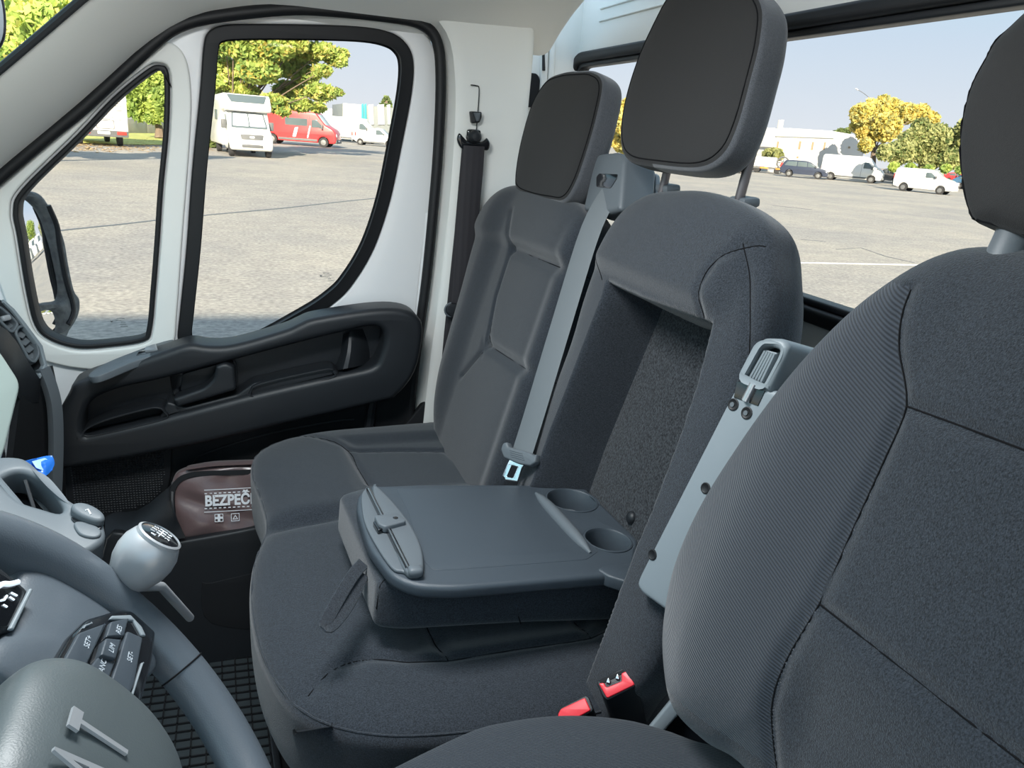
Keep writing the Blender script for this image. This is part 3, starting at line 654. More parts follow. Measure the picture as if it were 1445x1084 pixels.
plate('guide_loop', [ring], PB, -.006, .006, GBLK, t, bev=.004)
cap = lathe('anchor_cap', [(.0001, .020), (.008, .019), (.0125, .014), (.014, .004), (.0145, -.012)], PB.at(*PB.px(669, 193)), BLK, t, n=20)
box('anchor_cover', PB.at(*PB.px(669, 189), -.004), .030, .018, .014, GBLK, t, bev=.005)
hk = root('height_adjuster', aty(670, 165, 1.64), 'small dark belt height adjuster button on the pillar, above the belt loop', 'button')
PH = Fr(aty(670, 165, 1.645), (1, 0, 0), (0, 0, 1))
plate('slider', [roundpoly([PH.px(x, y) for x, y in [(662, 157), (678, 158), (678, 166), (675, 173), (664, 174)]], .003)], PH, -.004, .012, BLK, hk, bev=.003)
plate('release_button', [roundpoly([PH.px(x, y, .012) for x, y in [(668, 159), (678, 159), (676, 170), (672, 172)]], .002)], PH, .010, .017, GRY, hk, bev=.002)
bt = Fr(aty(645, 440, 1.61), (1, 0, 0), (0, 0, 1))
plate('tongue_grip', [roundpoly([bt.px(x, y) for x, y in [(630, 430), (634, 427), (662, 430), (664, 444), (650, 447), (634, 446), (628, 440)]], .005)], bt, -.004, .008, BLK, t, bev=.003)
ot = [bt.px(x, y) for x, y in [(640, 445), (654, 446), (654, 470), (650, 473), (641, 472), (639, 468)]]
it = [bt.px(x, y) for x, y in [(644, 452), (650, 452), (650, 466), (644, 466)]]
plate('metal_tongue', [roundpoly(ot, .003), roundpoly(it, .002)], bt, 0, .002, STL, t, bev=.0005)
tube('grip_loop', [bt.pt(*bt.px(x, y), .004) for x, y in smooth([(636, 427), (630, 430), (627, 437), (630, 444), (636, 446)], 3, False)], .002, GRY, t)
# belt of the middle seat, lying across the outer backrest
m2 = root('seat_belt', BK.pt(-1.1, .60, 0), 'grey shoulder belt stretched diagonally between the two bench backrests with a shiny tongue', 'seat belt')
p_top = GD.px(855, 263, .016); A = GD.pt(*p_top, .014)
LBF = BK.up(.06)
low_pt = LBF.pt(*LBF.px(733, 650))
pathb = [A+BK.N*-.013+TV*.006, A*.85+low_pt*.15+BK.N*.004, (A+low_pt)/2+BK.N*.003, A*.15+low_pt*.85, low_pt]
sdir = ray(857, 252); wdir = np.cross(low_pt-A, np.cross(sdir, low_pt-A)*-1)
tube('webbing', smooth(pathb, 5, False), 1, BELTG, m2, n=8, flat=(.046, .002), upv_=BK.N+np.array([0, -.35, 0]))
TG = frn(low_pt+BK.N*.004, BK.N+np.array([0, -.45, .25]))
tg = lambda pts: [TG.px(x, y) for x, y in pts]
plate('tongue_grip', [roundpoly(tg([(711, 636), (714, 627), (720, 625), (722, 632), (752, 640), (757, 644), (762, 642), (760, 654), (752, 659), (735, 656), (715, 647)]), .003)], TG, -.005, .009, GRY, m2, bev=.003)
plate('metal_tongue', [roundpoly(tg([(720, 648), (742, 653), (736, 661), (730, 680), (712, 678), (709, 672), (716, 656)]), .002), roundpoly(tg([(722, 657), (731, 659), (724, 675), (715, 673)]), .0015)], TG, -.002, .001, CHR, m2, bev=.0006)
for k in range(4): tube('grip_rib', [TG.pt(*tg([(724+k*1.0, 637+k*3)])[0], .009), TG.pt(*tg([(742+k*1, 642+k*3)])[0], .009)], .0008, GRY, m2, n=6)
# buckles
def buckle(q, pts, redp, lab, slot):
    o = root('belt_buckle', atz(q[0], q[1], -.66), lab, 'belt buckle', 'belt buckles between the seats')
    O = aty(q[0], q[1], .64); B = frn(O, (-.55, -.42, .72))
    lp = roundpoly([B.px(x, y) for x, y in pts], .004)
    plate('buckle_face', [lp], B, -.004, 0, BLK, o, bev=.0015)
    top = [B.pt(a, b, -.003) for a, b in lp]; D = np.array([.035, -.025, -.105]); n_ = len(top)
    mid = [p+D*.12+B.N*-.004 for p in top]; cc_ = sum(top)/n_; botm = [cc_+(p-cc_)*.82+D for p in top]; V_ = top+mid+botm
    mesh('buckle_body', V_, [tuple(range(n_)), tuple(range(2*n_, 3*n_))[::-1]]+[(i+k*n_, (i+1) % n_+k*n_, (i+1) % n_+(k+1)*n_, i+(k+1)*n_) for i in range(n_) for k in (0, 1)], BLK, o)
    plate('release_button', [roundpoly([B.px(x, y) for x, y in redp], .002)], B, -.006, .0022, RED, o, bev=.0012)
    if slot:
        plate('buckle_slot', [roundpoly([B.px(x, y) for x, y in [(845, 961), (884, 943), (887, 947), (849, 966)]], .001)], B, -.004, .0008, BLK2, o, bev=.0003)
        for x in (858, 871): plate('latch_tab', [[B.px(a, b) for a, b in ((x-2, 964-(x-858)*.42), (x+1, 957-(x-858)*.42), (x+4, 961-(x-858)*.42), (x+3, 965-(x-858)*.42))]], B, 0, .003, CHR, o, bev=.0005)
    return o
buckle((870, 966), [(841, 962), (884, 940), (889, 944), (898, 968), (857, 989), (851, 984)], [(845, 965), (853, 964), (856, 971), (878, 962), (877, 951), (888, 946), (896, 967), (857, 986)], 'belt buckle with red button and open metal slot, standing upright between the seats', True)
buckle((811, 1002), [(786, 1008), (790, 999), (826, 981), (831, 984), (838, 1003), (812, 1018), (790, 1020)], [(788, 1008), (792, 1001), (826, 985), (834, 1003), (812, 1015), (788, 1018)], 'belt buckle with smooth red button, lying lower behind the driver cushion edge', False)

# ------------------------------------------------------------------ driver seat
ds = root('driver_seat', (.3, .32, -1.16), 'dark grey fabric driver seat close to the camera with raised grey armrest', 'seat')
DB = BK.up(.0)
sil = DB.up(.03)
S_ = [sil.px(x, y) for x, y in [(1425, 342), (1340, 352), (1260, 402), (1190, 465), (1130, 532), (1065, 620), (1005, 715), (968, 800), (952, 880), (952, 945), (965, 1005), (1005, 1052), (1060, 1095)]]
yc = -.315
mir = [(2*yc-u, v) for u, v in S_[::-1]]
do = smooth(S_+[(yc, S_[-1][1]-.01)]+mir+[(yc, S_[0][1]+.012)], 8)
fw = .085
DF = DB.up(fw)
dq = lambda pts: DF.pxs(pts)
dsm = [dq([(1262, 400), (1256, 440), (1256, 490), (1268, 570), (1238, 650), (1190, 760), (1150, 850), (1100, 930), (1070, 1000), (1055, 1084)]), dq([(1268, 570), (1350, 600), (1460, 642)]), dq([(1150, 852), (1250, 930), (1350, 1010), (1440, 1080)])]
def dfn(u, v):
    d = segdist(u, v, dsm); e_ = np.abs(u-yc)
    return -.005*np.exp(-(d/.006)**2)+.020*sst((e_-.09)/.12)-.012*sst((.34-v)/.1)*sst((.12-e_)/.06)
db, dsf = pillow('backrest', do, DB, .085, FAB, ds, Tb=.05, p=3.0, rings=90, n=360, fn=dfn)
# twill side bolster panel keeps its own cloth
db.data.materials.append(TWL)
_c = np.array(WL[db]); bo_poly = [tuple(p) for p in dsm[0]]
bo_poly = bo_poly+[(-.9, bo_poly[-1][1]-.1), (-.9, bo_poly[0][1]+.05)]
nv = len(db.data.polygons); ce = np.zeros(nv*3); db.data.polygons.foreach_get('center', ce); ce = ce.reshape(-1, 3)+_c-DB.O
uu, vv = ce@DB.U, ce@DB.V; ins_ = polysd(uu, vv, bo_poly) > 0
db.data.polygons.foreach_set('material_index', ins_.astype(int))
for s_ in dsm:
    seam(dsf, s_, SEAM, db, .0008, lift=.0004)
    # stitches
    q = np.array(smooth(s_, 3, False))
DHF = DB.up(.03)
hd_ = [DHF.px(x, y) for x, y in [(1378, 312), (1366, 250), (1368, 180), (1385, 120), (1420, 65), (1460, 10)]]
yh = -.315
ho2 = [(-.455, .72), (-.462, .78), (-.450, .86), (-.425, .93), (-.39, .965), (-.315, .972), (-.24, .965), (-.205, .93), (-.18, .86), (-.168, .78), (-.175, .72), (-.20, .69), (-.315, .68), (-.43, .688)]
hd_ = [DHF.px(x, y) for x, y in [(1418, 328), (1392, 318), (1378, 262), (1376, 200), (1388, 142), (1410, 98), (1438, 58)]]
vt = hd_[-1][1]+.035; um = hd_[2][0]+.155
ho2 = hd_+[(hd_[-1][0]+.045, vt), (um, vt+.008), (2*um-hd_[-1][0]-.045, vt)]+[(2*um-u, v) for u, v in hd_[::-1]]+[(um, hd_[0][1]-.012)]
dh, dhs = headrest(DHF, ho2, .03, .045, 0, parent=ds, seamin=.985)
for u in (-.39, -.24):
    tube('post', [DB.pt(u, .56, -.0), DB.pt(u, .72, -.0)], .006, STL, dh, n=12)
g1 = DB.px(1436, 338, .03)
for u in (g1[0], 2*yh-g1[0]): lathe('post_guide', [(.016, -.02), (.016, .016), (.013, .020), (.0001, .020)], Fr(DB.pt(u, g1[1]-.012, .03), (0, -1, 0), (1, 0, -.26)), GRY, dh, n=20)
# driver cushion
DC = Fr((0, 0, -.575), (1, 0, 0), (0, 1, 0))
dc = DC.pxs([(575, 1084), (640, 1050), (720, 1026), (800, 1018), (880, 1024), (940, 1040), (1010, 1062)], .0)
dco = [(-.02, .36), (-.02, .48), (.03, .53)]+[p for p in dc[1:]]+[(.56, .45), (.56, .2), (.50, .08), (.3, .05), (.08, .06), (.0, .12), (-.02, .22)]
dcu, dcs = pillow('seat_cushion', smooth(dco, 8), DC, .03, TWL2, ds, Tb=.13, p=3, rings=40, n=200)
plate('seat_base', [roundpoly([(.08, .08), (.54, .08), (.54, .52), (.08, .52)], .03)], Fr((0, 0, -1.16), (1, 0, 0), (0, 1, 0)), .002, .46, BLK2, ds, bev=.01)
lv = aty(935, 1008, .60)
LV = frn(lv, (-.4, -.8, .4))
plate('recline_lever', [roundpoly([LV.px(x, y) for x, y in [(912, 1032), (946, 990), (962, 970), (966, 1000), (935, 1036)]], .003)], LV, -.01, .0, GRYL, ds, bev=.003)
plate('lever_housing', [roundpoly([LV.px(x, y) for x, y in [(925, 1040), (950, 1012), (985, 985), (1010, 1060), (940, 1060)]], .006)], LV, -.03, -.012, GBLK, ds, bev=.004)
# raised armrest
AF = frn(aty(1000, 690, .615), BK.N*1.0+np.array([0, -.35, 0]), up=(TV[0], 0, TV[2]))
AF = Fr(AF.O, np.cross(TV, BK.N*1.0+np.array([0, -.25, 0])), TV)
ap = lambda pts, h=0: AF.pxs(pts, h)
arm = plate('armrest', [roundpoly(ap([(1046, 533), (1082, 548), (1112, 556), (1100, 580), (958, 862), (950, 870), (905, 838), (897, 826), (902, 812), (1030, 560)]), [.004, .003, .004, .01, .02, .02, .012, .01, .01, .01])], AF, -.075, .0, GRYL, ds, bev=.005, res=3)
hdp = roundpoly(ap([(1046, 535), (1072, 484), (1084, 475), (1112, 480), (1120, 492), (1088, 556), (1076, 553), (1080, 538), (1050, 524)]), [.002, .012, .008, .008, .01, .002, .002, .002, .002])
hdp = roundpoly(ap([(1044, 533), (1070, 486), (1080, 477), (1108, 478), (1118, 490), (1088, 554), (1066, 545)]), [.002, .010, .010, .010, .012, .002, .001])
slot = roundpoly(ap([(1052, 533), (1074, 491), (1086, 488), (1102, 494), (1099, 503), (1078, 543)]), .004)
hdl = plate('armrest_handle', [hdp, slot], AF, -.095, .004, GRYL, ds, bev=.006, res=3)
plate('button_well', [inset(slot, -.002)], AF, -.03, -.012, GBLK, hdl, bev=.001)
bp_ = roundpoly(ap([(1056, 534), (1078, 493), (1097, 498), (1076, 541)], -.002), .002)
ub = plate('release_button', [bp_], AF, -.02, -.002, GRYL, hdl, bev=.001)
for k in range(5):
    f_ = (k+.5)/5; a_ = ap([(1058+19*f_, 532+8*f_)], -.002)[0]; b2 = ap([(1079+17*f_, 495+5*f_)], -.002)[0]
    tube('button_rib', [AF.pt(*a_, -.001), AF.pt(*b2, -.001)], .0016, GRYL, hdl, n=6)
plate('catch_well', [ap([(1041, 538), (1052, 541), (1080, 552), (1070, 573), (1036, 561)])], AF, -.004, .0010, GBLK, arm, bev=.0003)
tube('catch_rod', [AF.pt(*ap([(1052, 566)], .002)[0], .002), AF.pt(*ap([(1064, 542)], .002)[0], .002)], .0045, STL, arm, n=12)
for (x, y, r_) in ((1035, 571, .0055), (1054, 583, .0055), (996, 689, .005), (921, 783, .005)):
    c = ap([(x, y)])[0]; lathe('screw_hole', [(r_+.001, -.004), (r_+.001, .0009), (r_, .0012), (r_-.001, .0006), (.0001, .0002)], AF.at(*c), RUB, arm, n=18)
    if y < 600: lathe('screw', [(.0026, .0002), (.0026, .0014), (.0001, .0014)], AF.at(c[0]-.0008, c[1]-.0004), GRY, arm, n=10)

# ------------------------------------------------------------------ steering wheel
SWc = np.array([-.1114, .3935, -.3689]); sa = .6856
ST = Fr(SWc, (0, 1, 0), (-math.sin(sa), 0, math.cos(sa)))
sw_ = root('steering_wheel', SWc, 'blue-grey leather steering wheel with round airbag cover in the near corner', 'steering wheel')
rim = []
for k in range(96):
    a = 2*PI*k/96; rr_ = .0175+.003*math.exp(-((math.degrees(a)-18)/22)**2)+.003*math.exp(-((math.degrees(a)-162)/22)**2)
    rim.append((a, rr_))
tube('rim', [ST.pt(.19*math.cos(a), .19*math.sin(a)) for a, _ in rim], [r_ for _, r_ in rim], STW, sw_, n=20, closed=True)
for deg in (-24, 204):
    a = R(deg); c = ST.pt(.19*math.cos(a), .19*math.sin(a)); F2 = Fr(c, (math.cos(a)*ST.U+math.sin(a)*ST.V), ST.N)
    tube('rim_seam', [F2.pt(.0178*math.cos(b), .0178*math.sin(b)) for b in np.linspace(0, 2*PI, 28, endpoint=False)], .0007, SEAM, sw_, n=6, closed=True)
hubo = smooth([(a*.80, b*.80) for a, b in [(0, .075), (.055, .070), (.088, .040), (.094, .0), (.085, -.045), (.055, -.080), (0, -.095), (-.055, -.080), (-.085, -.045), (-.094, 0), (-.088, .04), (-.055, .07)]], 6)
hub, hsf = pillow('airbag_cover', hubo, ST.up(.012), .028, HUBM, sw_, Tb=.05, p=2.6, rings=24, n=120)
def spoke(sg):
    pts = [(.06, .060), (.10, .062), (.14, .070), (.178, .075), (.190, .03), (.184, -.03), (.165, -.055), (.13, -.045), (.10, -.045), (.06, -.05)]
    if sg < 0: pts = [(-a, b) for a, b in pts][::-1]
    pl, _ = pillow('spoke', smooth(pts, 6), ST.up(-.006), .012, STW, sw_, Tb=.02, p=2.5, rings=20, n=120)
    return pl
spoke(1); spoke(-1)
plate('lower_spoke', [roundpoly([(-.03, -.08), (.03, -.08), (.02, -.185), (-.02, -.185)], .008)], ST, -.012, .006, STW, sw_, bev=.005)
SP_ = ST.up(.008)
sx_ = lambda pts, h=0: SP_.pxs(pts, h)
pn = plate('switch_surround', [roundpoly(sx_([(60, 962), (95, 900), (119, 876), (164, 863), (195, 865), (218, 888), (212, 937), (195, 1000), (150, 1010)]), .005)], SP_, -.012, .003, GBLK, sw_, bev=.003)
def key(name, pts, txt, at_, size=.0060, mt=TRAY, h=.006):
    o = plate(name, [roundpoly(sx_(pts, h), .002)], SP_, -.002, h, mt, pn, bev=.0012)
    if txt:
        p = sx_([at_], h)[0]; a = math.atan2(.12, 1)
        F3 = Fr(SP_.pt(*p, h), SP_.U, SP_.V); text('key_legend', txt, F3, size, GPRT, pn, .0002)
key('switch_key', [(84, 945), (112, 893), (150, 879), (118, 950)], 'SET+', (124, 906))
key('switch_key', [(157, 877), (182, 872), (176, 897), (150, 899)], 'RES', (168, 889))
key('switch_key', [(143, 924), (150, 900), (172, 902), (164, 930)], 'LIM', (158, 915), h=.009)
key('switch_key', [(120, 951), (140, 926), (164, 932), (152, 964), (125, 962)], 'CANC', (144, 943))
key('switch_key', [(156, 966), (168, 930), (180, 890), (202, 900), (190, 965), (180, 988)], 'SET-', (184, 927))
plate('surround_strip', [roundpoly(sx_([(154, 874), (158, 869), (184, 868), (200, 885), (206, 898), (200, 897), (188, 876)], .004), .001)], SP_, 0, .0045, GRYL, pn, bev=.001)
plate('surround_strip', [roundpoly(sx_([(116, 887), (119, 882), (130, 878), (128, 882)], .004), .001)], SP_, 0, .0045, GRYL, pn, bev=.001)
plate('surround_strip', [roundpoly(sx_([(200, 935), (203, 935), (186, 990), (182, 988)], .004), .0005)], SP_, 0, .0045, GRYL, pn, bev=.001)
# the maker's four letters on the cover, a raised outline each
LT = ST.up(.0405)
for ch, (x, y) in zip('FIAT', ((84, 1172), (98, 1132), (122, 1090), (142, 1042))):
    p = LT.px(x, y); text('emblem_letter', ch, Fr(LT.pt(*p), ST.U, ST.V), .056, SATN, hub, .0010, bold=.018, sx=.42)
# column stalk / cluster behind the rim
cl_ = root('instrument_cluster', aty(10, 850, .42), 'black instrument display edge seen through the steering wheel', 'display')
IC = frn(aty(15, 850, .50), (.85, -.2, .45))
plate('bezel', [roundpoly([IC.px(x, y) for x, y in [(-90, 770), (0, 798), (44, 835), (22, 892), (-90, 900)]], .006)], IC, -.02, 0, BLK, cl_, bev=.003)
plate('screen', [roundpoly([IC.px(x, y) for x, y in [(-80, 785), (0, 810), (34, 836), (14, 885), (-80, 890)]], .004)], IC, -.001, .001, GBLK, cl_, bev=.0004)
plate('bezel_edge', [roundpoly([IC.px(x, y) for x, y in [(38, 832), (42, 834), (14, 892), (8, 890)]], .001)], IC, 0, .003, GRYL, cl_, bev=.001)
SCW = mat('screen_glyph', (.5, .55, .6), .5, emit=(.6, .7, .8, .5))
for (x0, y0, x1, y1) in ((11, 844, 17, 848), (2, 855, 7, 858), (13, 838, 21, 842)): tube('screen_glyph', [IC.pt(*IC.px(x0, y0), .0015), IC.pt(*IC.px(x1, y1), .0015)], .0007, SCW, cl_, n=6)
tube('screen_glyph', [IC.pt(*IC.px(x, y), .0015) for x, y in ((-2, 849), (3, 848), (7, 842))], .0008, SCW, cl_, n=6)
tube('screen_arc', [IC.pt(*IC.px(x, y), .002) for x, y in smooth([(-10, 832), (0, 826), (10, 826), (22, 823)], 3, False)], .0018, SCW, cl_)

# ------------------------------------------------------------------ gear lever and centre console
gl = root('gear_lever', aty(265, 880, .62), 'satin silver ball-shaped gear knob with black shift pattern cap', 'gear lever')
KC = aty(203, 787, .60); kn = np.array([.58, .12, .78]); kn /= np.linalg.norm(kn)
KF = frn(KC, kn, up=(-.6, .4, .5))
kr = .0265
lathe('knob', [(r_*.84, h_*.84) for r_, h_ in [(.007, -.034), (.013, -.031), (.0205, -.0235), (.0265, -.009), (.0282, .002), (.0272, .012), (.0235, .0205), (.0200, .0245)]], KF, SATN, gl, n=40)
kf = Fr(KC+kn*.0215, (0, 1, 0), (-1, 0, .1)); kf = Fr(KC+kn*.0195, np.cross((-.8, .2, .3), kn), np.cross(kn, np.cross((-.8, .2, .3), kn)))
cpn = lathe('cap_ring', [(.0186, -.001), (.0186, .0020), (.0168, .003), (.0162, .001)], kf, SATN, gl, n=36)
capo = lathe('shift_cap', [(.0166, .0), (.0163, .0022), (.011, .0036), (.0001, .0042)], kf, GBLK, gl, n=36)
for ch, x, y in (('R', -.0098, .004), ('1', -.004, .0065), ('3', .001, .0065), ('5', .0065, .006), ('2', -.004, -.0065), ('4', .001, -.0065), ('6', .0065, -.006)):
    text('cap_mark', ch, kf.at(x, y, .0036), .0058, WPRT, capo, .0002)
for x in (-.004, .001, .0065): tube('cap_line', [kf.pt(x, -.0035, .0042), kf.pt(x, .0035, .0042)], .0005, WPRT, capo, n=6)
tube('cap_line', [kf.pt(-.0095, 0, .0042), kf.pt(.0065, 0, .0042)], .0005, WPRT, capo, n=6)
tube('lever_shaft', [KC-kn*.026, aty(228, 828, .63), aty(268, 872, .70)], [.006, .004, .004], SATN, gl, n=12)
dash = root('dashboard', (-.62, .8, -1.16), 'black and grey dashboard with round-cornered air vent and cup holder console', 'dashboard')
box('dash_body', Fr((-.76, .80, -.72), (0, 1, 0), (0, 0, 1)), 1.56, .62, .46, BLK2, dash, bev=.05, seg=3)
box('dash_top', Fr((-.80, .80, -.40), (0, 1, 0), (0, 0, 1)), 1.62, .06, .50, BLK, dash, bev=.025, seg=3)
box('screen_mount', Fr((-.43, .98, -.40), (0, 1, 0), (0, 0, 1)), .16, .12, .26, BLK, dash, bev=.02)
# vent unit on the passenger end
VN = frn(aty(30, 480, 1.50), (.80, -.50, .30)); vx = lambda pts, h=0: VN.pxs(pts, h)
ve_o = roundpoly(vx([(-60, 400), (-20, 412), (0, 423), (15, 436), (30, 457), (54, 489), (62, 517), (50, 536), (30, 522), (0, 480), (-60, 440)]), .012)
lou = [vx([(19, 470), (24, 462), (32, 462), (47, 482), (52, 500), (45, 512), (38, 507)], .0), vx([(-14, 440), (-4, 434), (8, 444), (22, 458), (14, 470), (2, 458)], .0)]
lou = [roundpoly(q, .006) for q in lou]
ven = plate('air_vent', [ve_o]+lou, VN, -.03, .004, BLK, dash, bev=.004)
for q in lou: plate('vent_frame', [inset(q, -.003), inset(q, .0015)], VN, -.02, .007, GRY, ven, bev=.0015)
plate('vent_backing', [inset(ve_o, .006)], VN, -.034, -.026, GBLK, ven, bev=.001)
for (a, b) in (((27, 476), (36, 464)), ((31, 486), (42, 476)), ((36, 496), (48, 487)), ((41, 505), (51, 498)), ((2, 452), (10, 446)), ((8, 462), (18, 456))):
    p, q = vx([a, b], -.006); tube('vent_slat', [VN.pt(*p, -.006), VN.pt(*q, -.006)], 1, GRY, ven, n=8, flat=(.013, .0025), upv_=VN.N+VN.V)
box('vent_knob', VN.at(*vx([(4, 450)])[0], .006), .016, .010, .010, SATN, ven, bev=.003)
plate('vent_edge', [vx([(0, 424), (15, 437), (31, 457), (55, 489), (62, 517), (52, 535), (50, 530), (58, 516), (51, 491), (28, 461), (12, 440), (0, 428)])], VN, -.002, .009, GRYL, ven, bev=.001)
# dash end below the vent
grid('dash_end', [[aty(x, y, Y) for x, y, Y in r] for r in (
    [(-60, 440, 1.30), (0, 468, 1.36), (32, 512, 1.44), (50, 536, 1.50)],
    [(-60, 500, 1.26), (0, 510, 1.32), (25, 545, 1.42), (48, 548, 1.50)],
    [(-60, 560, 1.26), (0, 545, 1.32), (22, 566, 1.42), (46, 566, 1.50)])], BLK, dash, thick=.01)
grid('dash_side', [[aty(x, y, Y) for x, y, Y in r] for r in (
    [(20, 540, 1.40), (45, 528, 1.50), (62, 518, 1.56), (66, 517, 1.60)],
    [(14, 600, 1.40), (45, 590, 1.50), (70, 570, 1.56), (76, 568, 1.60)],
    [(5, 680, 1.40), (45, 680, 1.50), (72, 650, 1.56), (84, 650, 1.60)],
    [(0, 780, 1.40), (45, 780, 1.50), (72, 740, 1.56), (86, 740, 1.60)])], BLK2, dash, thick=.01)
tube('dash_edge', smooth([aty(x, y, 1.50) for x, y in [(60, 520), (70, 545), (77, 575), (79, 620), (78, 670), (76, 720)]], 4, False), 1, GRY, dash, n=8, flat=(.022, .016), upv_=(.7, -.6, .2))
# pale screen beside the wheel
SN = frn(aty(-5, 570, 1.0), (.80, -.45, .35))
sc = plate('centre_screen', [roundpoly(SN.pxs([(-120, 400), (0, 492), (32, 541), (10, 632), (2, 655), (-120, 660)]), [.01, .01, .012, .006, .006, .01])], SN, -.02, .0, ALU, dash, bev=.006, res=3)
# cup holder console
CCF = frn(aty(60, 700, .80), (.20, -.28, .94), up=(-1, 0, 0)); cx_ = lambda pts, h=0: CCF.pxs(pts, h)
co2 = smooth(cx_([(-60, 660), (-20, 646), (20, 643), (45, 652), (75, 684), (105, 708), (138, 720), (147, 738), (146, 762), (110, 780), (60, 770), (-20, 730), (-60, 720)]), 4)
h1_ = smooth(cx_([(0, 676), (14, 666), (32, 664), (56, 674), (72, 690), (88, 712), (84, 722), (60, 716), (30, 706), (8, 688)]), 4)
cc = plate('cup_console', [co2, h1_], CCF, -.035, .0, GRY, dash, bev=.006, res=3)
plate('cup_well', [co2], CCF, -.075, -.037, GBLK, dash, bev=.002)
tube('cup_divider', [CCF.pt(*cx_([(-4, 672)])[0], -.004), CCF.pt(*cx_([(30, 712)])[0], -.004)], .0035, GRY, cc)
tube('cup_rib', [CCF.pt(*cx_([(36, 668)])[0], -.01), CCF.pt(*cx_([(52, 706)])[0], -.02)], .002, BLK, cc)
lidF = CCF.up(.004)
plate('socket_cover', [smooth(lidF.pxs([(100, 722), (104, 715), (118, 714), (134, 720), (146, 730), (146, 738), (134, 740), (112, 732)]), 4)], lidF, -.008, .006, GRY, cc, bev=.004)
plate('cover_gap', [smooth(lidF.pxs([(101, 727), (112, 733), (134, 741), (144, 740), (140, 744), (120, 740), (104, 733)], .0), 3)], lidF, -.006, -.002, GBLK, cc, bev=.0005)
plate('round_cap', [smooth(CCF.pxs([(104, 742), (112, 738), (130, 742), (142, 750), (141, 758), (130, 761), (112, 756)]), 4)], CCF, -.004, .003, GRY, cc, bev=.002)
tube('socket_symbol', [lidF.pt(*lidF.px(x, y, .006), .0062) for x, y in ((120, 721), (124, 719), (128, 726))], .0008, WPRT, cc, n=6)
plate('console_body', [[(p[0], p[1]) for p in inset(co2, .006)]], CCF, -.30, -.074, BLK, dash, bev=.004)
# blue film card on the dash shelf
BF = frn(aty(56, 660, 1.05), (.5, -.5, .7)); bx_ = lambda p: BF.pxs(p)
bcd = root('plastic_bag', aty(56, 668, 1.05), 'crumpled bright blue plastic packet tucked behind the cup holder', 'packet')
grid('film', [[BF.pt(*BF.px(x, y, h), h) for x, y, h in r] for r in (
    [(30, 652, 0), (45, 648, .008), (62, 645, .002), (74, 643, .006)],
    [(34, 664, .004), (50, 658, .0), (64, 656, .010), (76, 654, .002)],
    [(40, 680, .0), (56, 676, .008), (66, 670, .002), (74, 664, .006)])], BLUE, bcd, thick=.001)
plate('pale_corner', [BF.pxs([(42, 655), (60, 650), (64, 652), (58, 668), (48, 664)])], BF, .006, .0075, mat('pale_blue_film', (.35, .55, .85), .35), bcd, bev=.0003)
# rear-view mirror edge
rm = root('rear_view_mirror', aty(-20, 35, .85), 'dark rim of the interior mirror at the upper corner by the windscreen', 'mirror')
RM = frn(aty(-20, 35, .85), (.55, -.80, -.1)); rpx = smooth(RM.pxs([(-70, -40), (-20, -38), (2, -14), (10, 14), (11, 46), (5, 66), (-6, 74), (-40, 72), (-80, 60)]), 4)
plate('housing', [rpx], RM, -.02, .0, GBLK, rm, bev=.004, res=3)
plate('inner_rim', [inset(rpx, .004), inset(rpx, .009)], RM, -.002, .002, GRY, rm, bev=.001)
# first-aid bag in the door pocket
bag = root('safety_bag', aty(305, 758, 1.60), 'burgundy zipped safety kit bag with white lettering in the door pocket', 'bag')
BG = frn(aty(305, 705, 1.585), (-.02, -.97, .22)); gx = lambda pts, h=0: BG.pxs(pts, h)
bgo = smooth(gx([(246, 672), (258, 662), (285, 656), (330, 653), (400, 650), (470, 652), (480, 700), (470, 740), (400, 746), (330, 752), (268, 757), (246, 752), (240, 735), (241, 700)]), 6)
def bfn(u, v): return .003*np.sin(u*55+3*np.sin(v*40))+.002*np.sin(v*90+u*30)
bb, bsf = pillow('fabric_body', bgo, BG, .030, BAGM, bag, Tb=.03, p=5, rings=36, n=200, fn=bfn)
zp = gx([(247, 745), (243, 700), (250, 680), (268, 670), (300, 667), (340, 666), (400, 664), (460, 664)], .022)
tube('zip', smooth([BG.pt(a, b, .0275) for a, b in zp], 4, False), 1, BLK2, bag, n=8, flat=(.011, .004), upv_=BG.N)
grid('top_flap', [[BG.pt(*BG.px(x, y, h), h) for x, y, h in r] for r in (
    [(262, 662, .030), (300, 657, .034), (340, 655, .034), (420, 652, .034)],
    [(264, 658, .01), (300, 652, .012), (340, 650, .012), (420, 648, .012)],
    [(270, 656, -.02), (300, 651, -.02), (340, 649, -.02), (420, 647, -.02)])], BAGM, bag, thick=.002)
LF = BG.up(.0345)
def bl(y0): return [LF.px(288, y0), LF.px(480, y0-10)]
for y0, dsh in ((692, 0), (697, 1), (718, 1), (723, 0)):
    a, b = bl(y0); a, b = np.array(a), np.array(b)
    if dsh:
        L = np.linalg.norm(b-a); n_ = 30
        for k in range(n_):
            p, q = a+(b-a)*(k+.1)/n_, a+(b-a)*(k+.65)/n_; d = np.array([0, .0011])
            plate('print_dash', [[p-d, q-d, q+d, p+d]], LF, -.0005, .0, WPRT, bb, bev=.0001, res=0)
    else:
        d = np.array([0, .0007]); plate('print_line', [[a-d, b-d, b+d, a+d]], LF, -.0005, 0, WPRT, bb, bev=.0001, res=0)
a, b = np.array(LF.px(289, 716)), np.array(LF.px(362, 712)); ax = b-a
TF = Fr(LF.pt(*a, -.0006), LF.U*ax[0]+LF.V*ax[1], LF.V); hgt_ = LF.px(290, 700)[1]-LF.px(290, 716)[1]
tx = text('lettering', 'BEZPE\u010cNOST', TF.at(0, hgt_*.5), hgt_*1.30, WPRT, bb, .0004, bold=.035, align='LEFT', sx=.83)
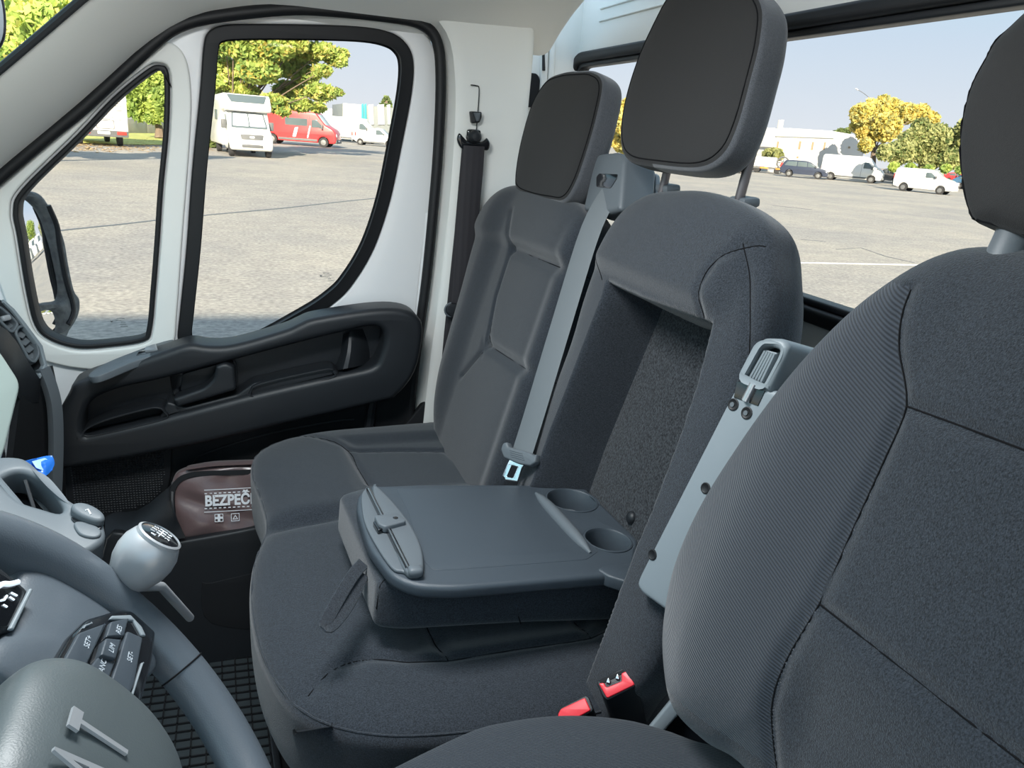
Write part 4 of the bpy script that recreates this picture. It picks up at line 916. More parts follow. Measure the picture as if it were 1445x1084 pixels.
for (x, y, k) in ((309, 731, 0), (332, 730, 1)):
    c = LF.px(x, y); F5 = LF.at(*c, -.0004); q = .0085
    plate('print_frame', [rrect(2*q, 2*q, .001), rrect(1.7*q, 1.7*q, .001)], F5, 0, .0005, WPRT, bb, bev=.0001, res=0)
    if k: plate('print_triangle', [[(-.0055, -.0045), (.0055, -.0045), (0, .0055)], [(-.0032, -.003), (.0032, -.003), (0, .0028)]], F5, 0, .0005, WPRT, bb, bev=.0001, res=0)
    else:
        w = .0024; z = .0072; plate('print_cross', [[(-w, -z), (w, -z), (w, -w), (z, -w), (z, w), (w, w), (w, z), (-w, z), (-w, w), (-z, w), (-z, -w), (-w, -w)]], F5, 0, .0005, WPRT, bb, bev=.0001, res=0)
# rubber mat with its raised grid
fm = root('floor_mat', (-.05, 1.2, -1.155), 'black rubber foot mat with raised square grid', 'floor mat')
MF = Fr((0, 0, -1.15), (1, 0, 0), (0, 1, 0))
mc = [MF.px(x, y) for x, y in [(235, 880), (352, 866), (362, 872), (388, 1010), (398, 1110), (200, 1130), (150, 1000)]]
X1, Y1 = MF.px(368, 868); X0 = X1-.34; Y0 = Y1-.62
mo_ = roundpoly([(X0-.02, Y0), (X1+.035, Y0), (X1, Y1), (X0, Y1+.02)], .02)
plate('mat_base', [mo_], MF, -.008, .0, mat('mat_rubber', (.030, .040, .045), .6, bump=.3, bscale=700), fm, bev=.002)
plate('mat_rim', [mo_, inset(mo_, .014)], MF, -.006, .016, GRY if False else BLK, fm, bev=.004)
ang = math.atan2(.02, .34)
gb_ = bmesh.new()
def bar(a, b, w, h):
    a, b = np.array(a), np.array(b); d = (b-a)/np.linalg.norm(b-a); nn = np.array([-d[1], d[0]])*w
    q = [gb_.verts.new(tuple(MF.pt(*p, z))) for z in (0, h) for p in (a-nn, b-nn, b+nn, a+nn)]
    for f in ((4, 5, 6, 7), (0, 1, 5, 4), (1, 2, 6, 5), (2, 3, 7, 6), (3, 0, 4, 7)): gb_.faces.new([q[i] for i in f])
for k in range(13):
    t_ = .02+k/12*.96; bar((X0+.015+(X1-X0-.02)*t_, Y1-.01+(1-t_)*.015), (X0-.005+(X1+.03-X0)*t_, Y0+.01), .0013, .004)
for k in range(26):
    y = Y1-.02-k*.023; bar((X0+.0, y+.012), (X1+.012, y), .0013, .004)
frombm('mat_grid', gb_, RUB, fm, False)['kind'] = 'stuff'
# door mirror outside
DMn = None
mp0 = aty(62, 330, 1.98); d_ = ray(55, 325); d_ /= np.linalg.norm(d_); r_ = np.array([.965, .26, .0]); r_ /= np.linalg.norm(r_)
MR = frn(mp0, r_-d_)
dm = root('door_mirror', aty(95, 440, 1.98), 'dark grey door mirror with large and small glass outside the quarter window', 'mirror')
mho = smooth(MR.pxs([(-34, 300), (-6, 278), (20, 272), (38, 269), (58, 275), (74, 300), (86, 326), (92, 345), (96, 370), (104, 408), (112, 422), (112, 440), (104, 458), (88, 476), (60, 478), (10, 470), (-34, 440)]), 4)
g_1 = smooth(MR.pxs([(-22, 320), (-2, 292), (18, 279), (30, 276), (46, 283), (64, 302), (76, 335), (84, 370), (91, 408), (88, 424), (66, 428), (40, 436), (0, 440), (-20, 420)]), 4)
g_2 = smooth(MR.pxs([(20, 446), (46, 440), (78, 438), (88, 450), (88, 466), (78, 474), (40, 472), (24, 460)]), 4)
hs_ = plate('housing', [mho, g_1, g_2], MR, -.05, .006, mat('dusty_black_plastic', (.09, .10, .105), .65, col2=(.17, .18, .18), nscale=60, bump=.2), dm, bev=.012, res=4)
plate('mirror_glass', [inset(g_1, -.004)], MR, -.014, -.008, MIRR, dm, bev=.001)
MR2 = MR.at(*MR.px(60, 455)); 
plate('wide_glass', [inset(g_2, -.004)], MR, -.014, -.008, MIRR, dm, bev=.001)
tube('housing_step', [MR.pt(*MR.px(x, y, .006), .006) for x, y in smooth([(68, 290), (80, 318), (84, 345), (92, 390), (100, 420), (103, 440), (96, 458)], 4, False)], .006, BLK, dm)
plate('mirror_arm', [roundpoly(MR.pxs([(-40, 420), (30, 440), (40, 455), (-40, 470)], -.03), .01)], MR, -.06, -.03, BLK, dm, bev=.006)
# ------------------------------------------------------------------ far vehicles
VW = mat('white_car_paint', (.72, .72, .70), .25, spec=.5, coat=.3); VR = mat('red_car_paint', (.62, .045, .05), .3, coat=.4)
VB = mat('dark_blue_car_paint', (.035, .045, .075), .25, coat=.5); VD = mat('dark_car_paint', (.05, .055, .06), .3, coat=.4)
VBL = mat('blue_car_paint', (.06, .14, .25), .3, coat=.4); VGL = mat('car_glass', (.10, .13, .14), .08, spec=.8)
VG2 = mat('sunlit_windscreen', (.50, .56, .55), .15, spec=.6)  # sunlight on the glass put in as a pale base colour
TYR = mat('tyre', (.03, .03, .032), .8); WHL = mat('wheel_rim', (.20, .205, .21), .4, metal=.4); BMP = mat('grey_bumper', (.12, .125, .13), .6)
TLR = mat('tail_lamp', (.62, .05, .04), .3); LMP = mat('head_lamp', (.75, .77, .78), .15, spec=.8); ORG = mat('orange_stripe', (.80, .28, .05), .5)
PRF = {
 'van': dict(L=5.9, W=2.05, body=[(-2.95, .35), (-2.97, .9), (-2.93, 2.35), (-2.75, 2.52), (1.15, 2.52), (1.45, 2.44), (2.15, 1.62), (2.78, 1.30), (2.95, 1.0), (2.97, .45), (2.85, .30)],
             side=[[(1.1, 1.38), (1.12, 1.95), (1.50, 1.98), (1.98, 1.50), (1.98, 1.38)]], ws=((1.52, 2.34), (2.16, 1.60)), wheels=(-1.9, 2.0), wr=.36, skirt=.5),
 'lowvan': dict(L=4.5, W=1.8, body=[(-2.2, .35), (-2.25, .8), (-2.15, 1.7), (-2.0, 1.82), (.1, 1.84), (.6, 1.76), (1.15, 1.28), (1.9, 1.08), (2.2, .85), (2.25, .4), (2.1, .28)],
             side=[[(.15, 1.18), (.15, 1.58), (.55, 1.58), (1.0, 1.20), (1.0, 1.18)]], ws=((.64, 1.70), (1.16, 1.26)), wheels=(-1.38, 1.38), wr=.31, skirt=.42),
 'mpv': dict(L=4.7, W=1.85, body=[(-2.3, .4), (-2.35, .85), (-2.15, 1.2), (-1.9, 1.58), (-1.4, 1.68), (.1, 1.68), (.6, 1.55), (1.35, 1.08), (2.1, .92), (2.35, .7), (2.35, .35), (2.2, .26)],
             side=[[(-1.95, 1.12), (-1.7, 1.52), (-.75, 1.56), (-.75, 1.1)], [(-.68, 1.1), (-.68, 1.56), (.2, 1.55), (.25, 1.1)], [(.32, 1.1), (.28, 1.54), (.55, 1.46), (1.15, 1.1)]], ws=((.66, 1.50), (1.36, 1.08)), wheels=(-1.4, 1.42), wr=.33, skirt=.3),
 'car': dict(L=4.1, W=1.75, body=[(-2.0, .4), (-2.05, .9), (-1.75, 1.1), (-1.35, 1.42), (-.8, 1.5), (.1, 1.48), (.9, 1.0), (1.8, .88), (2.05, .65), (2.05, .35), (1.9, .25)],
             side=[[(-1.3, 1.02), (-1.15, 1.35), (-.4, 1.38), (-.4, 1.0)], [(-.33, 1.0), (-.33, 1.38), (.05, 1.36), (.6, 1.0)]], ws=((.14, 1.44), (.88, 1.01)), wheels=(-1.25, 1.28), wr=.30, skirt=.3),
 'pickup': dict(L=5.2, W=1.9, body=[(-2.6, .6), (-2.6, .95), (-.1, .98), (0, 1.9), (.25, 2.0), (.75, 1.95), (1.45, 1.3), (2.3, 1.12), (2.6, .8), (2.6, .4), (2.4, .32)],
             side=[[(.2, 1.25), (.22, 1.75), (.7, 1.75), (1.2, 1.3), (1.2, 1.25)]], ws=((.82, 1.86), (1.46, 1.28)), wheels=(-1.6, 1.65), wr=.33, skirt=.45),
}
def vehicle(kind, name, px, ang, paint, label, cat, group=None, scale=1., lamps=True, base=None, extra=None, trim=True):
    """ang: heading relative to the image-right direction at that spot, in degrees (positive turns away from us)"""
    P = PRF[kind]; o = root(name, (0, 0, 0), label, cat, group); W2 = P['W']/2
    S = Fr((0, -W2, 0), (1, 0, 0), (0, 0, 1))       # side plane, normal -Y
    wr = P['wr']; bd = [tuple(p) for p in P['body']]
    # wheel arches cut as circles
    low = bd[-1][1]
    bot = []
    for wx in sorted(P['wheels'], reverse=True):
        bot += [(wx+wr*1.15*math.cos(a), max(low, wr+wr*1.15*math.sin(a))) for a in np.linspace(-.15, PI+.15, 11)]
    body = plate('body', [roundpoly(bd, .12, 3)+bot], S, -P['W'], 0, paint, o, bev=.10, res=2)
    for sgn, FS in ((1, S), (-1, Fr((0, W2, 0), (-1, 0, 0), (0, 0, 1)))):
        for q in P['side']:
            plate('side_window', [roundpoly([(sgn*a, b) for a, b in q], .06, 2)], FS, -.02, .012, VGL, o, bev=.005, res=1)
        if trim: plate('side_moulding', [[(sgn*(P['wheels'][0]+wr*1.3), P['skirt']-.12), (sgn*(P['wheels'][1]-wr*1.3), P['skirt']-.12), (sgn*(P['wheels'][1]-wr*1.3), P['skirt']+.04), (sgn*(P['wheels'][0]+wr*1.3), P['skirt']+.04)]], FS, -.02, .02, BMP, o, bev=.008, res=1)
        for wx in P['wheels']:
            F2 = FS.at(sgn*wx, wr, -.10)
            w_ = lathe('wheel', [(wr*.6, -.1), (wr, -.08), (wr, .09), (wr*.72, .105)], F2, TYR, o, n=20)
            lathe('hub_cap', [(wr*.60, .08), (wr*.56, .112), (wr*.2, .118), (.001, .125)], F2, WHL, w_, n=14)
        xm_ = P['side'][-1][-1][0]-.05; zm_ = P['side'][-1][-1][1]+.08
        box('door_mirror', FS.at(sgn*xm_, zm_, .12), .14, .2 if kind != 'van' else .34, .16, BMP, o, bev=.04)
    (x0, z0), (x1, z1) = P['ws']; nrm = np.array([z0-z1, 0, x1-x0]); FW = frn(((x0+x1)/2, 0, (z0+z1)/2), nrm); hh = math.hypot(x1-x0, z1-z0)
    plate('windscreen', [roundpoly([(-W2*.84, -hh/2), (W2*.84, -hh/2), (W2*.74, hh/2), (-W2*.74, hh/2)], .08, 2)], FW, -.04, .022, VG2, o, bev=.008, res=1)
    xf = bd[-2][0]; FFr = Fr((xf-.02, 0, 0), (0, 1, 0), (0, 0, 1)); FBk = Fr((bd[1][0]+.02, 0, 0), (0, -1, 0), (0, 0, 1))
    plate('front_bumper', [rrect(P['W']*.92, .28, .08, 0, low+.16)], FFr, -.12, .05, BMP if trim else paint, o, bev=.03)
    plate('number_plate', [rrect(.52, .11, .01, 0, low+.2)], FFr, .045, .06, WPRT, o, bev=.003)
    for s_ in (-1, 1):
        plate('head_lamp', [roundpoly([(s_*W2*.9, low+.52), (s_*W2*.62, low+.45), (s_*W2*.55, low+.60), (s_*W2*.88, low+.72)], .03, 2)], FFr, -.25, .03, LMP, o, bev=.01)
        plate('tail_lamp', [rrect(.14, .42, .03, s_*W2*.84, low+.85)], FBk, -.1, .03, TLR, o, bev=.01)
    plate('rear_bumper', [rrect(P['W']*.9, .2, .05, 0, low+.1)], FBk, -.1, .05, BMP, o, bev=.02)
    if kind in ('van', 'lowvan'):
        tube('door_seam', [(-.25 if kind == 'lowvan' else .95, -W2-.001, .5), (-.25 if kind == 'lowvan' else .95, -W2-.001, P['body'][4][1]-.25)], .012, BMP, o, n=4)
    if extra: extra(o, S, P)
    g_ = ground(*px); v = ray(*px); v = np.array([v[1], -v[0]]); a = math.atan2(v[1], v[0])+R(ang)
    o.location = tuple(g_); o.rotation_euler = (0, 0, a); o.scale = (scale,)*3
    return o
# far right, through the rear window
vehicle('lowvan', 'panel_van', (1303, 272), -16, VW, 'small white panel van parked nearest on the right behind the rear window', 'van', trim=False)
vehicle('van', 'panel_van', (1200, 256), -8, VW, 'tall long white panel van in front of the white hall', 'van')
vehicle('mpv', 'people_carrier', (1133, 251), -3, VB, 'dark blue people carrier parked before the white hall', 'car')
vehicle('car', 'hatchback', (1262, 258), -60, VD, 'dark car half hidden between tall and small white vans', 'car')
vehicle('car', 'hatchback', (1352, 258), -14, VR, 'red car glimpsed behind the small white van', 'car')
vehicle('car', 'hatchback', (1372, 268), -10, VBL, 'blue car at the rim of the driver headrest', 'car')
vehicle('car', 'hatchback', (1028, 243), -20, VW, 'pale car seen beside the middle headrest post', 'car')
# flatbed trailer with reel
def trailer(px, ang):
    o = root('flatbed_trailer', (0, 0, 0), 'white trailer with orange stripe and round reel, left of the dark people carrier', 'trailer')
    box('body', Fr((-.6, 0, 1.2), (1, 0, 0), (0, 1, 0)), 3.6, 2.0, 1.1, VW, o, bev=.12)
    box('deck', Fr((0, 0, .55), (1, 0, 0), (0, 1, 0)), 5.6, 2.1, .16, BMP, o, bev=.03)
    for x in (-1.9, 0, 1.7): box('orange_marker', Fr((x, -1.06, .56), (1, 0, 0), (0, 1, 0)), .9, .03, .14, ORG, o, bev=.01)
    F2 = Fr((1.9, -.7, 1.25), (1, 0, 0), (0, 0, 1))
    rl = tube('reel', [F2.pt(.62*math.cos(a), .62*math.sin(a)) for a in np.linspace(0, 2*PI, 28, endpoint=False)], .09, BMP, o, n=8, closed=True)
    for k in range(4): tube('reel_spoke', [F2.pt(-.62*math.cos(k*PI/4), -.62*math.sin(k*PI/4)), F2.pt(.62*math.cos(k*PI/4), .62*math.sin(k*PI/4))], .04, BMP, rl, n=6)
    lathe('reel_hub', [(.2, -.3), (.2, .12), (.001, .14)], F2, BMP, rl, n=14)
    for x in (-1.6, -.8, 1.4):
        for s_ in (-1, 1): lathe('wheel', [(.34, -.1), (.36, 0), (.34, .1), (.001, .12)], Fr((x, s_*.9, .36), (1, 0, 0), (0, 0, 1)), TYR, o, n=16)
    g_ = ground(*px); v = ray(*px); a = math.atan2(-v[0], v[1])+R(ang); o.location = tuple(g_); o.rotation_euler = (0, 0, a); return o
trailer((1078, 244), -4)
# left window
def redx(o, S, P):
    plate('side_window', [roundpoly([(-.9, 1.45), (-.9, 2.0), (.8, 2.0), (.8, 1.45)], .06, 2)], S, -.02, .012, VGL, o, bev=.005)
    plate('side_stripe', [roundpoly([(-.35, .62), (-.1, .62), (.1, 1.35), (-.15, 1.3)], .05, 2)], S, -.01, .012, WPRT, o, bev=.003)
    plate('side_stripe', [roundpoly([(.75, .6), (.85, .6), (1.05, 1.5), (.95, 1.5)], .03, 2)], S, -.01, .012, WPRT, o, bev=.003)
PRF['redvan'] = dict(PRF['van'], L=6.4)
vehicle('van', 'delivery_van', (424, 205), -14, VR, 'bright red high-roof van beside the motorhome under the tree', 'van', extra=redx, scale=1.02)
vehicle('van', 'panel_van', (496, 201), -16, VW, 'long white van behind the red van, at the grey hall', 'van')
vehicle('pickup', 'pickup_truck', (530, 206), -12, VW, 'white pickup truck at the right edge of the door window', 'truck', scale=.85)
# motorhome facing the camera
def motorhome(px, ang):
    o = root('motorhome', (0, 0, 0), 'white motorhome facing the camera with dark roof window, left of the red van', 'motorhome')
    S = Fr((0, -1.12, 0), (1, 0, 0), (0, 0, 1)); FF = lambda x, z=0: Fr((x, 0, z), (0, 1, 0), (0, 0, 1))
    plate('living_body', [roundpoly([(-4.2, .45), (-4.2, 2.85), (1.15, 2.95), (1.6, 2.45), (1.6, 2.15), (.35, 2.1), (.35, .45)], .12, 3)], S, -2.24, 0, VW, o, bev=.08)
    S2 = Fr((0, -1.0, 0), (1, 0, 0), (0, 0, 1))
    plate('cab', [roundpoly([(.3, .45), (.3, 2.15), (1.15, 2.2), (1.85, 1.35), (2.35, 1.15), (2.5, .9), (2.52, .5), (2.4, .32), (.5, .32)], .1, 3)], S2, -2.0, 0, VW, o, bev=.12, res=3)
    FW = frn((1.55, 0, 1.75), (.85, 0, .70)); plate('windscreen', [roundpoly([(-.86, -.50), (.86, -.50), (.76, .42), (-.76, .42)], .08, 3)], FW, -.03, .02, VGL, o, bev=.01)
    plate('sun_blind', [roundpoly([(-.78, -.40), (-.03, -.40), (-.03, .34), (-.70, .34)], .05, 2)], FW, .015, .026, WPRT, o, bev=.003)
    plate('sun_blind', [roundpoly([(.03, -.40), (.78, -.40), (.70, .34), (.03, .34)], .05, 2)], FW, .015, .026, WPRT, o, bev=.003)
    FR = frn((1.36, 0, 2.70), (.72, 0, .66)); plate('roof_window', [roundpoly([(-.78, -.22), (.78, -.22), (.95, .25), (-.95, .25)], .05, 2)], FR, -.04, .03, VGL, o, bev=.01)
    plate('roof_band', [rrect(2.1, .14, .04, 0, 2.28)], FF(1.6), -.05, .03, VW, o, bev=.02)
    FN = frn((2.45, 0, .95), (.95, 0, .3))
    gr_ = plate('grille', [roundpoly([(-.50, -.12), (.50, -.12), (.55, .13), (-.55, .13)], .04, 2)], FN, -.03, .04, BMP, o, bev=.01)
    plate('grille_emblem', [rrect(.22, .09, .03, 0, .0)], FN, .03, .055, LMP, gr_, bev=.005)
    plate('lower_grille', [rrect(1.0, .12, .04, 0, .55)], FF(2.52), -.03, .03, BMP, o, bev=.01)
    plate('number_plate', [rrect(.52, .12, .01, 0, .68)], FF(2.52), .0, .04, WPRT, o, bev=.003)
    for s_ in (-1, 1):
        plate('head_lamp', [roundpoly([(s_*.93, -.02), (s_*.60, -.08), (s_*.62, .12), (s_*.90, .26)], .04, 2)], FN, -.15, .05, LMP, o, bev=.02)
        box('door_mirror', Fr((1.35, s_*1.14, 1.5), (1, 0, 0), (0, 1, 0)), .16, .24, .42, BMP, o, bev=.05)
        for x in (1.75, -2.6): lathe('wheel', [(.34, -.11), (.36, 0), (.34, .11), (.2, .13), (.001, .13)], Fr((x, s_*.88, .36), (1, 0, 0), (0, 0, 1)), TYR, o, n=20)
    plate('side_window', [roundpoly([(.5, 1.4), (.5, 1.95), (1.1, 1.95), (1.45, 1.45)], .05, 2)], S2, -.02, .012, VGL, o, bev=.004)
    plate('side_window', [rrect(.9, .5, .06, -1.4, 1.9)], S, -.02, .02, VGL, o, bev=.006)
    g_ = ground(*px); v = ray(*px); a = math.atan2(-v[1], -v[0])+R(ang); o.location = tuple(g_+np.array([v[0], v[1], 0])*.0); o.rotation_euler = (0, 0, a)
    k = 2.4/np.hypot(g_[0], g_[1]); o.location = (g_[0]*(1+k), g_[1]*(1+k), GZ); return o
motorhome((345, 222), 9)
# motorhome seen from behind in the quarter window
def camper_back(px, ang):
    o = root('motorhome', (0, 0, 0), 'white motorhome seen from behind with brown squared graphics and red lamps', 'motorhome')
    S = Fr((0, -1.12, 0), (1, 0, 0), (0, 0, 1)); B = Fr((0, 0, 0), (0, 1, 0), (0, 0, 1))
    plate('living_body', [roundpoly([(-6.2, .55), (-6.2, 2.95), (-.1, 2.95), (0, 2.8), (0, .55)], .1, 3)], S, -2.24, 0, VW, o, bev=.05)
    plate('rear_bumper', [rrect(2.2, .30, .05, 0, .62)], B, -.05, .06, BMP, o, bev=.02)
    for s_ in (-1, 1):
        plate('tail_lamp', [rrect(.42, .15, .03, s_*.80, .66)], B, .05, .08, TLR, o, bev=.01)
        for x in (-1.4, -5.4): lathe('wheel', [(.34, -.11), (.36, 0), (.34, .11), (.001, .12)], Fr((x, s_*.9, .36), (1, 0, 0), (0, 0, 1)), TYR, o, n=16)
    plate('number_plate', [rrect(.54, .13, .01, -.0, .66)], B, .05, .075, WPRT, o, bev=.003)
    plate('locker_door', [rrect(.8, .42, .05, .1, 1.05), rrect(.74, .36, .05, .1, 1.05)], B, -.01, .012, BMP, o, bev=.004)
    rr = random.Random(3)
    for k in range(44):
        x = -.95+1.9*rr.random(); z = 1.3+.105*rr.randrange(13); plate('graphic_bar', [rrect(.10+.28*rr.random(), .028, .006, x*.85, z, 1)], B, -.002, .006, BMP, o, bev=.001, res=0)
    plate('side_window', [rrect(.9, .5, .06, -2.2, 1.9)], S, -.02, .02, VGL, o, bev=.006)
    g_ = ground(*px); v = ray(*px); a = math.atan2(-v[1], -v[0])+R(ang); o.location = tuple(g_); o.rotation_euler = (0, 0, a); return o
camper_back((148, 207), 8)
# row of white vans far behind, met in the door mirror
for k in range(8):
    q = np.array([62., 3., GZ])+np.array([0, 3.7, 0])*k
    src = bpy.data.objects.get('panel_van.001') if k else None
    o = root('panel_van', (0, 0, 0), 'white van number %s of the row seen only in the door mirror' % ['one', 'two', 'three', 'four', 'five', 'six', 'seven', 'eight'][k], 'van')
    o['label'] = 'white van in the distant row reflected in the door mirror'; o['group'] = 'white vans reflected in the door mirror'
    plate('body', [roundpoly([(-1.5, .3), (-1.5, 2.3), (-1.2, 2.5), (2.2, 2.5), (3.0, 1.5), (3.7, 1.2), (3.8, .4)], .1, 2)], Fr((0, -1, 0), (1, 0, 0), (0, 0, 1)), -2, 0, VW, o, bev=.06)
    plate('windscreen', [rrect(1.5, .85, .06)], frn((2.62, 0, 1.95), (.78, 0, .62)), -.02, .03, VGL, o, bev=.01)
    o.location = tuple(q); o.rotation_euler = (0, 0, PI)

# ------------------------------------------------------------------ trees and greenery
def leafmat(name, a, b):
    mt = mat(name, a, .6, col2=b, nscale=.9, detail=4, spec=.2); n_ = mt.node_tree.nodes; l_ = mt.node_tree.links
    bs = n_['Principled BSDF']; tr = n_.new('ShaderNodeBsdfTranslucent'); mx = n_.new('ShaderNodeMixShader'); mx.inputs[0].default_value = .42
    src = bs.inputs['Base Color'].links[0].from_socket; l_.new(src, tr.inputs[0])
    out = [n for n in n_ if n.type == 'OUTPUT_MATERIAL'][0]; l_.new(bs.outputs[0], mx.inputs[1]); l_.new(tr.outputs[0], mx.inputs[2]); l_.new(mx.outputs[0], out.inputs[0]); return mt
LG = leafmat('green_leaves', (.24, .36, .10), (.52, .60, .16)); LY = leafmat('yellow_leaves', (.60, .50, .12), (.85, .72, .26)); LM = leafmat('mixed_leaves', (.30, .33, .14), (.50, .50, .22)); LDK = leafmat('dark_leaves', (.10, .16, .06), (.26, .32, .12))
BARK = mat('bark', (.16, .12, .09), .9, bump=.5, bscale=20)
def leaves(name, blobs, n, size, mt, parent, seed=0, droop=.0):
    g = np.random.default_rng(seed); w = np.array([b[3]*b[4]*b[5] for b in blobs])**.67; w = w/w.sum(); ids = g.choice(len(blobs), n, p=w)
    B = np.array(blobs)[ids]; d = g.normal(size=(n, 3)); d /= np.linalg.norm(d, axis=1, keepdims=True); r = g.random(n)**.45
    P = B[:, :3]+d*r[:, None]*B[:, 3:6]; a = g.normal(size=(n, 3)); a /= np.linalg.norm(a, axis=1, keepdims=True); b = np.cross(a, g.normal(size=(n, 3))); b /= np.linalg.norm(b, axis=1, keepdims=True)
    s = size*(.6+.8*g.random(n))[:, None]; V = np.empty((n, 4, 3)); V[:, 0] = P-a*s; V[:, 1] = P-b*s*.55; V[:, 2] = P+a*s; V[:, 3] = P+b*s*.55
    me = bpy.data.meshes.new(name); me.from_pydata(V.reshape(-1, 3).tolist(), [], np.arange(4*n).reshape(-1, 4).tolist()); o = link(name, me, mt, parent, False); o['kind'] = 'stuff'; return o
def at_depth(px, py, Y): return aty(px, py, Y)
def tree(name, base, blobs_px, dist, n, size, mt, label, limbs=True, seed=0, flat=.9, group=None, extra=None):
    """blobs_px: (px, py, radius px); dist: Y distance of the tree"""
    b = at_depth(base[0], base[1], dist); b[2] = GZ; o = root(name, b, label, 'tree', group); g = np.random.default_rng(seed+50); bl = []
    for (x, y, r_) in blobs_px:
        p = at_depth(x, y, dist+g.uniform(-.04, .04)*dist); rr_ = r_*dist/F_*1.06; bl.append((*p, rr_, rr_*.9, rr_*flat))
    leaves('foliage', bl, n, size, mt, o, seed)
    if extra: leaves('foliage', bl, extra[0], size, extra[1], o, seed+9)
    if limbs:
        top = np.array(bl[0][:3]); tube('trunk', smooth([b, b*.6+top*.4+np.array([.1, 0, 0]), top], 4, False), list(np.linspace(.010, .003, 9)*dist*.6), BARK, o, n=8)
        for q in bl[1:]:
            q = np.array(q[:3]); k_ = g.uniform(.35, .9); st = b*(1-k_)+top*k_; tube('branch', smooth([st, (st+q)/2+np.array([0, 0, .2]), q], 3, False), list(np.linspace(.0022, .0006, 7)*dist*.6), BARK, o, n=5)
    return o
# the big broad tree above the vehicles
cl1 = [(330, 150, 20), (318, 62, 22), (350, 70, 26), (385, 68, 26), (330, 100, 22), (365, 100, 26), (400, 92, 24), (430, 75, 22), (455, 72, 18), (475, 85, 14), (482, 75, 10), (430, 105, 20), (452, 130, 18), (465, 134, 9), (476, 130, 8), (410, 128, 22), (385, 145, 18), (425, 148, 14), (448, 152, 11), (345, 128, 18), (312, 90, 16), (310, 118, 14), (415, 62, 18), (330, 20, 40), (390, 20, 40), (440, 35, 20), (400, 158, 9), (455, 100, 12)]
tree('broad_tree', (326, 196), cl1, 48, 34000, .16, LG, 'large green and yellow tree spreading over the motorhome and red van', seed=1, flat=.55, extra=(9000, LY))
cl2 = [(215, 150, 16), (200, 130, 20), (225, 110, 24), (232, 145, 18), (195, 155, 14), (235, 80, 20), (215, 165, 9), (232, 163, 8)]
tree('bushy_tree', (225, 185), cl2, 60, 9000, .20, LG, 'green bush-like tree behind the motorhome seen from behind', seed=2)
cl3 = [(60, 30, 30), (20, 60, 30), (90, 5, 26), (40, 90, 24), (0, 95, 26), (70, 55, 20), (-40, 110, 40), (110, 20, 14), (20, 15, 22)]
tree('leafy_tree', (20, 180), cl3, 30, 9000, .20, LG, 'leafy green tree seen through the windscreen corner', seed=3, extra=(1500, LY))
cl4 = [(304, 150, 14), (300, 175, 14), (296, 200, 10), (306, 125, 12)]
tree('shady_bush', (300, 205), cl4, 52, 2500, .2, LDK, 'dark bush at the left edge of the door window', seed=4)
tree('fir_tree', (545, 180), [(545, 140, 4), (545, 147, 7), (545, 156, 9), (545, 165, 10)], 108, 1800, .3, LDK, 'small pointed fir above the grey hall', seed=5)
cl5 = [(1235, 165, 24), (1215, 160, 16), (1258, 155, 20), (1280, 160, 18), (1225, 185, 20), (1250, 180, 24), (1300, 158, 14), (1312, 170, 16), (1210, 178, 12), (1222, 205, 12), (1230, 150, 12), (1247, 142, 10)]
tree('autumn_tree', (1235, 228), cl5, 72, 12000, .24, LY, 'golden yellow autumn tree beside the white hall', seed=6, extra=(4000, LM))
cl6 = [(1290, 205, 30), (1320, 195, 26), (1345, 200, 24), (1365, 205, 20), (1270, 215, 22), (1340, 225, 20), (1310, 228, 18), (1300, 180, 16), (1380, 195, 24), (1365, 180, 18), (1250, 215, 14), (1400, 210, 26)]
tree('broad_bush', (1320, 238), cl6, 63, 18000, .22, LM, 'wide olive green thicket right of the autumn tree', seed=7, limbs=False, extra=(5000, LDK))
cl7 = [(1262, 236, 9), (1285, 238, 10), (1310, 240, 9), (1335, 238, 8), (1355, 240, 8)]
tree('low_hedge', (1300, 246), cl7, 56, 2500, .15, LG, 'low bright green hedge behind the small white van', seed=8, limbs=False)
tree('rounded_bush', (1098, 232), [(1092, 216, 8), (1084, 218, 9), (1099, 220, 7), (1099, 214, 5)], 81, 2600, .22, LM, 'small bush left of the white hall', seed=9, limbs=False)
tree('rounded_bush', (1190, 200), [(1186, 186, 6), (1196, 185, 5), (1178, 188, 4)], 100, 700, .25, LDK, 'small dark tree crown over the white hall roof', seed=10)
tree('tall_bush', (900, 205), [(880, 175, 16), (872, 195, 16), (886, 150, 12), (875, 160, 10), (900, 190, 20), (880, 205, 14)], 50, 3000, .2, LY, 'pale yellow-green tree between the two bench headrests', seed=11, extra=(1200, LM))
# trees reflected in the door mirror
for k, (dx, dy) in enumerate(((76, 2), (77, 12), (76, 22), (77, 32), (76, 42))):
    o = root('leafy_tree', (dx, dy, GZ), 'green tree in the far row reflected in the door mirror', 'tree', 'trees reflected in the door mirror')
    leaves('foliage', [(dx, dy, GZ+3.0+k % 2, 3.5, 3.5, 3), (dx+1, dy+2, GZ+5.2, 2.4, 2.4, 2.3-.4*(k % 2))], 2600, .28, LG if k % 2 else LM, o, 20+k)
    tube('trunk', [(dx, dy, GZ), (dx, dy, GZ+4)], .2, BARK, o)
